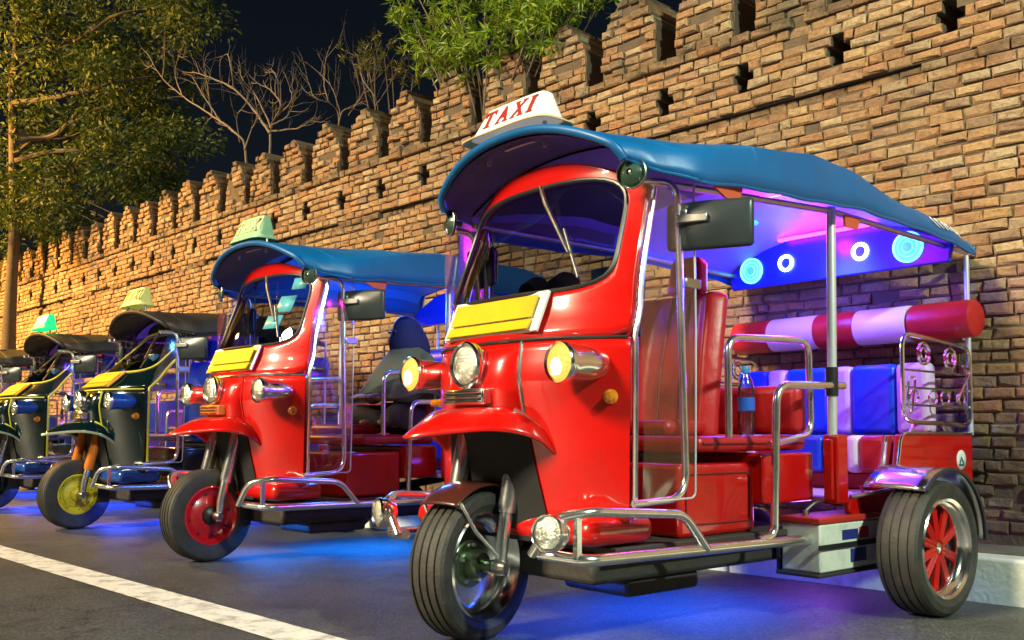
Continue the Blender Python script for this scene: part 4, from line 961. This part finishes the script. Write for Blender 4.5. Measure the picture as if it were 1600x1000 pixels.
def poncho(a, b):
    q = 2 * math.pi * a; r = .08 + .24 * b ** .8 + .018 * math.sin(7 * q) * b
    return Vector((-.06 - .05 * b + r * .9 * math.cos(q), r * math.sin(q), .60 - .36 * b - .02 * math.sin(5 * q + 1) * b))
MB().grid(poncho, 40, 14, True).build('cape', olive, pr, solid=.008)
for s in (-1, 1): MB().ball((-.195, s * .03, .665), .010, .013, .010).build('eye', black, pr)

# ------------------------------------------------------------------ plants
def leafmat(name, c0, c1, rough=.45):
    m = bpy.data.materials.new(name); m.use_nodes = True; n = m.node_tree; L = n.links.new; b = n.nodes['Principled BSDF']
    g = n.nodes.new('ShaderNodeNewGeometry'); mx = n.nodes.new('ShaderNodeMix'); mx.data_type = 'RGBA'
    mx.inputs[6].default_value = (*c0, 1); mx.inputs[7].default_value = (*c1, 1); L(g.outputs['Random Per Island'], mx.inputs[0])
    L(mx.outputs[2], b.inputs['Base Color']); b.inputs['Roughness'].default_value = rough
    tr = n.nodes.new('ShaderNodeBsdfTranslucent'); L(mx.outputs[2], tr.inputs[0])
    ms = n.nodes.new('ShaderNodeMixShader'); ms.inputs[0].default_value = .3
    L(b.outputs[0], ms.inputs[1]); L(tr.outputs[0], ms.inputs[2]); L(ms.outputs[0], n.nodes['Material Output'].inputs[0])
    return m
LEAF_T = leafmat('tree_leaf', (.022, .046, .006), (.075, .108, .012), .7)
LEAF_B = leafmat('bush_leaf', (.07, .17, .006), (.30, .38, .022), .4)
LEAF_Y = leafmat('dry_bush_leaf', (.06, .075, .01), (.15, .14, .02))
BARK = mat('bark', (.075, .06, .045), .9, vary=.4, vscale=20, bump=.8, bscale=60)
TWIG = mat('bare_twig', (.15, .115, .085), .85, vary=.3, vscale=20)
rp_ = random.Random(5)
def rvec(): 
    while True:
        v = Vector((rp_.uniform(-1, 1), rp_.uniform(-1, 1), rp_.uniform(-1, 1)))
        if .05 < v.length < 1: return v
def leaf(mb, p, d, ln, wd):
    d = d.normalized(); sd = d.cross(rvec()).normalized(); nn = d.cross(sd)
    a = p; e = p + d * ln + nn * ln * .12; m_ = p + d * ln * .45
    mb.add([a, m_ + sd * wd + nn * wd * .3, e, m_ - sd * wd + nn * wd * .3], [(0, 1, 2), (0, 2, 3)])
def at(px, py, Z):
    d = ray(px, py); return Vector((0, 0, HC)) + d * (Z / d.y)
def onwall(px, py, D):
    d = ray(px, py); return Vector((0, 0, HC)) + d * (D / d.dot(WN))
# big dark tree at the end of the wall
tb = at(14, 560, 14.6); tb.z = 0
tree = empty('broadleaf_tree', tb); tag(tree, 'big dark leafy tree with pale limbs rising over the far end of the wall', 'tree')
rel = lambda v: v - tb
tp = [tb + Vector((0, 0, .0)), at(14, 520, 14.6), at(18, 440, 14.6), at(24, 350, 14.5), at(22, 260, 14.5), at(20, 130, 14.5), at(30, 20, 14.5)]
MB().tube([rel(p) for p in tp], [.15, .10, .085, .08, .075, .06, .04], 10).build('trunk', BARK, tree)
clumps = [(20, 20), (100, 10), (190, -5), (265, 5), (40, 105), (130, 85), (215, 75), (275, 40), (60, 190), (150, 165), (225, 140), (240, 190), (90, 240), (180, 230), (245, 232), (285, 215), (25, 265), (200, 262), (235, 275), (215, 285), (45, 320), (92, 318), (20, 355), (-60, 80), (-90, 200), (-60, 310), (95, 285), (80, 345), (-20, -60), (90, -70), (200, -80), (150, 200), (190, 165), (110, 130), (10, 180), (165, 120), (250, 110), (70, 60), (160, 40), (230, 30), (300, 20)]
lim = MB()
limbs = [[(22, 240), (60, 218), (110, 195), (150, 170), (200, 158)], [(22, 205), (70, 222), (120, 210), (170, 195)], [(22, 110), (60, 88), (110, 70), (150, 40)], [(24, 330), (60, 300), (95, 318)], [(20, 300), (-40, 250), (-90, 210)], [(24, 220), (75, 214), (115, 192), (150, 215), (205, 243)], [(25, 90), (80, 68), (120, 60), (190, 20), (260, 10)], [(150, 215), (130, 240), (118, 262)], [(22, 160), (100, 150), (180, 130), (250, 120)], [(24, 250), (110, 235), (180, 255), (235, 268)]]
for L_ in limbs:
    ps = [at(x, y, 14.4 + rp_.uniform(-.5, .3)) for x, y in L_]; n = 16
    P_ = [crom(ps, i / n) + rvec() * .02 for i in range(n + 1)]
    MB().tube([rel(p) for p in P_], [.045 - .032 * i / n for i in range(n + 1)], 7).build('limb', BARK, tree)
cr = MB()
for (x, y) in clumps:
    c0 = at(x, y, 14.6 + rp_.uniform(-1.3, 1.3)); rr = rp_.uniform(.42, .68)
    subs = [c0 + rvec() * rr for _ in range(16)]
    for s_ in subs:
        for _ in range(44):
            v = rvec(); p = s_ + Vector((v.x * .24, v.y * .24, v.z * .15))
            leaf(cr, rel(p), Vector((v.x, v.y, v.z * .5 - .35)) + rvec() * .6, rp_.uniform(.07, .12), rp_.uniform(.014, .024))
tag(cr.build('crown', LEAF_T, tree, smooth=False, recalc=False), kind='stuff')
# bare shrubs on the parapet
def twigs(mb, p, d, ln, r, depth):
    pts = [p]; rs = [r]
    for i in range(4):
        d = (d + rvec() * .28 + Vector((0, 0, .05))).normalized(); pts.append(pts[-1] + d * ln / 4); rs.append(r * (1 - .17 * (i + 1)))
    mb.tube(pts, rs, 5, caps=False)
    if depth:
        for _ in range(2):
            k = rp_.choice((2, 3, 4)); twigs(mb, pts[k], (d + rvec() * .75).normalized(), ln * rp_.uniform(.55, .85), rs[k] * .75, depth - 1)
def bare(paths, label, root_px, Dp, scale=1.0):
    b0 = onwall(*root_px, Dp); b0.z = TOP - .27
    sh = empty('bare_shrub', b0); tag(sh, label, 'shrub')
    for i, path in enumerate(paths):
        mb = MB(); dd = [Dp + rp_.uniform(-.08, .12) for _ in path]
        ps = [onwall(x, y, D) for (x, y), D in zip(path, dd)]
        if i == 0 or path[0] == root_px: ps = [b0] + ps
        n = 5 * len(ps); Q = [crom(ps, k / n) + rvec() * .006 for k in range(n + 1)]
        r0 = .016 * scale if len(ps) > 4 else .010 * scale
        mb.tube([q - b0 for q in Q], [r0 * (1 - .75 * k / n) for k in range(n + 1)], 6)
        for k in range(n // 3, n + 1, 2):
            t = (Q[min(k + 1, n)] - Q[max(k - 1, 0)]).normalized()
            twigs(mb, Q[k] - b0, (t + rvec() * .8).normalized(), rp_.uniform(.16, .34), r0 * .38, 1)
        mb.build('branch', TWIG, sh, recalc=False)
bare([[(384, 240), (365, 205), (330, 180), (285, 150), (252, 120), (235, 92)], [(284, 148), (274, 115), (280, 80)], [(332, 180), (325, 140), (320, 100)], [(254, 122), (256, 100), (258, 78)], [(375, 222), (370, 185), (385, 160), (392, 135)], [(345, 190), (318, 150), (300, 118)], [(382, 235), (392, 205), (402, 180), (398, 150)]], 'bare grey shrub on the battlements with one long branch reaching out to the tree', (384, 240), 5.35)
bare([[(422, 224), (425, 195), (438, 165), (425, 143), (402, 130)], [(424, 200), (400, 150), (380, 125), (372, 105)], [(438, 160), (432, 120), (422, 108)], [(422, 208), (395, 170), (365, 138), (330, 122), (300, 112)], [(365, 138), (362, 110), (355, 85), (342, 96)], [(430, 185), (455, 158), (452, 135)], [(424, 205), (465, 200), (490, 185)], [(425, 196), (450, 180), (462, 150)]], 'bare forked shrub on the battlements with dense pale twigs', (422, 224), 5.35)
bare([[(530, 190), (512, 155), (506, 115), (515, 72)], [(532, 180), (520, 140), (495, 110)], [(545, 180), (562, 145), (550, 95)], [(512, 160), (490, 150), (480, 120)], [(530, 190), (555, 165), (575, 130), (570, 100)]], 'thin bare shrub between the forked shrub and the green bush', (530, 190), 5.5, .7)
bare([[(590, 170), (580, 135), (590, 100)], [(588, 165), (610, 130), (620, 110)], [(585, 150), (565, 120), (560, 90)]], 'small bare shrub under the yellowish bush on the battlements', (590, 170), 5.5, .7)
# leafy bushes on the parapet
def bush(label, centres, Dp, per, m, ln, root_px):
    b0 = onwall(*root_px, Dp + .25); b0.z = TOP - .27
    bs = empty('wall_bush', b0); tag(bs, label, 'bush', )
    fol = MB(); st = MB()
    for (x, y) in centres:
        c0 = onwall(x, y, Dp + rp_.uniform(-.12, .3))
        mid = b0.lerp(c0, .5) + rvec() * .1; Q = [crom([b0, mid, c0], k / 8) - b0 for k in range(9)]
        st.tube(Q, [.012 - .001 * k for k in range(9)], 5)
        for _ in range(per):
            p = c0 + rvec() * .17; ax = (rvec() + Vector((0, 0, -.1)) - WN * .35).normalized()
            for k in range(13):
                d = (ax * .55 + rvec()).normalized()
                leaf(fol, p - b0 + ax * k * .004, d, ln * rp_.uniform(.7, 1.25), ln * rp_.uniform(.075, .11))
    st.build('stem', TWIG, bs, recalc=False)
    tag(fol.build('foliage', m, bs, smooth=False, recalc=False), kind='stuff')
bush('bright green bush with long narrow leaves hanging over the battlements', [(640, 15), (675, 5), (720, 25), (760, 10), (800, 12), (840, 12), (875, 2), (915, 0), (650, 45), (695, 50), (740, 55), (785, 45), (830, 50), (690, 88), (722, 92), (742, 82), (668, 85), (700, 98), (655, 70), (712, 70), (765, 70), (835, 65), (850, 45), (870, 30), (850, 25), (700, 20), (780, 25), (640, -30), (700, -40), (760, -50), (820, -40), (890, -40), (945, -10), (860, -60), (930, -60), (815, 30)], 5.04, 15, LEAF_B, .085, (760, 60))
bush('small yellowish bush beside the bright green bush on the battlements', [(558, 85), (585, 92), (612, 100), (635, 108), (600, 80), (575, 100), (645, 125)], 5.45, 8, LEAF_Y, .07, (620, 130))
# overhead cables
CABLE = mat('cable_grey', (.10, .09, .085), .6)
for i, (a, b) in enumerate((((-40, 215), (260, 372)), ((-40, 232), (260, 382)), ((-40, 250), (260, 392)))):
    p, q = at(*a, 24), at(*b, 24)
    o = MB().tube([p.lerp(q, t / 12) - Vector((0, 0, .12 * math.sin(math.pi * t / 12))) for t in range(13)], .012, 5).build('overhead_cable', CABLE)
    tag(o, 'thin overhead cable running behind the tree and the battlements', 'cable', 'overhead cables')

# ------------------------------------------------------------------ street lamps (their heads stand outside the frame)
def street_lamp(base, toward, col_, power, label, H=5.6, arm=1.3, spot=R(140), tgt=None):
    r_ = empty('street_lamp', base); tag(r_, label, 'street lamp')
    d = (Vector(toward) - Vector(base)); d.z = 0; d.normalize()
    MB().tube([(0, 0, 0), (0, 0, H - .5)] , [.075, .05], 12).lathe([(.14, 0), (.14, .25), (.08, .32)], (0, 0, 0), (0, 0, 1), 16).build('pole', steel, r_)
    MB().tube(fillet([Vector((0, 0, H - .55)), Vector((0, 0, H)), d * arm + Vector((0, 0, H + .1))], .4), .035, 10).build('arm', steel, r_)
    c0 = d * (arm + .2) + Vector((0, 0, H + .1))
    MB().ball(c0, .32, .16, .07).build('lamp_head', steel, r_)
    MB().ball(c0 - Vector((0, 0, .035)), .24, .12, .06).build('lamp_glass', mat('lampglass_%d' % int(col_[1] * 100), (.8, .8, .8), .3, emit=col_, estr=25), r_)
    lt = light('lamp_light', 'SPOT', c0 - Vector((0, 0, .16)), col_, power, r_, .22, direction=(Vector(tgt) - Vector(base) - c0) if tgt else (0, 0, -1))
    lt.data.spot_size = spot; lt.data.spot_blend = .6
    return r_
street_lamp(WN * -.8 + DW * 17.0, WN * 4 + DW * 17.0, (1.0, .46, .04), 7500, 'sodium street lamp across the road from the far end of the wall', 6.2, 1.0, R(165), tgt=WN * 5 + DW * 17.5 + Vector((0, 0, 3)))
street_lamp(Vector((5.2, -3.2, 0)), Vector((2, 3, 0)), (.82, 1.0, .80), 2300, 'street lamp with cool greenish light across the road', 5.6, 1.4, R(120), tgt=(1.2, 3.4, .6))
street_lamp(Vector((-6.5, -1.5, 0)), Vector((-2, 4, 0)), (1.0, .80, .50), 700, 'street lamp with warm light across the road', 5.8, 1.4, R(140), tgt=(-1.0, 6.5, 1.0))
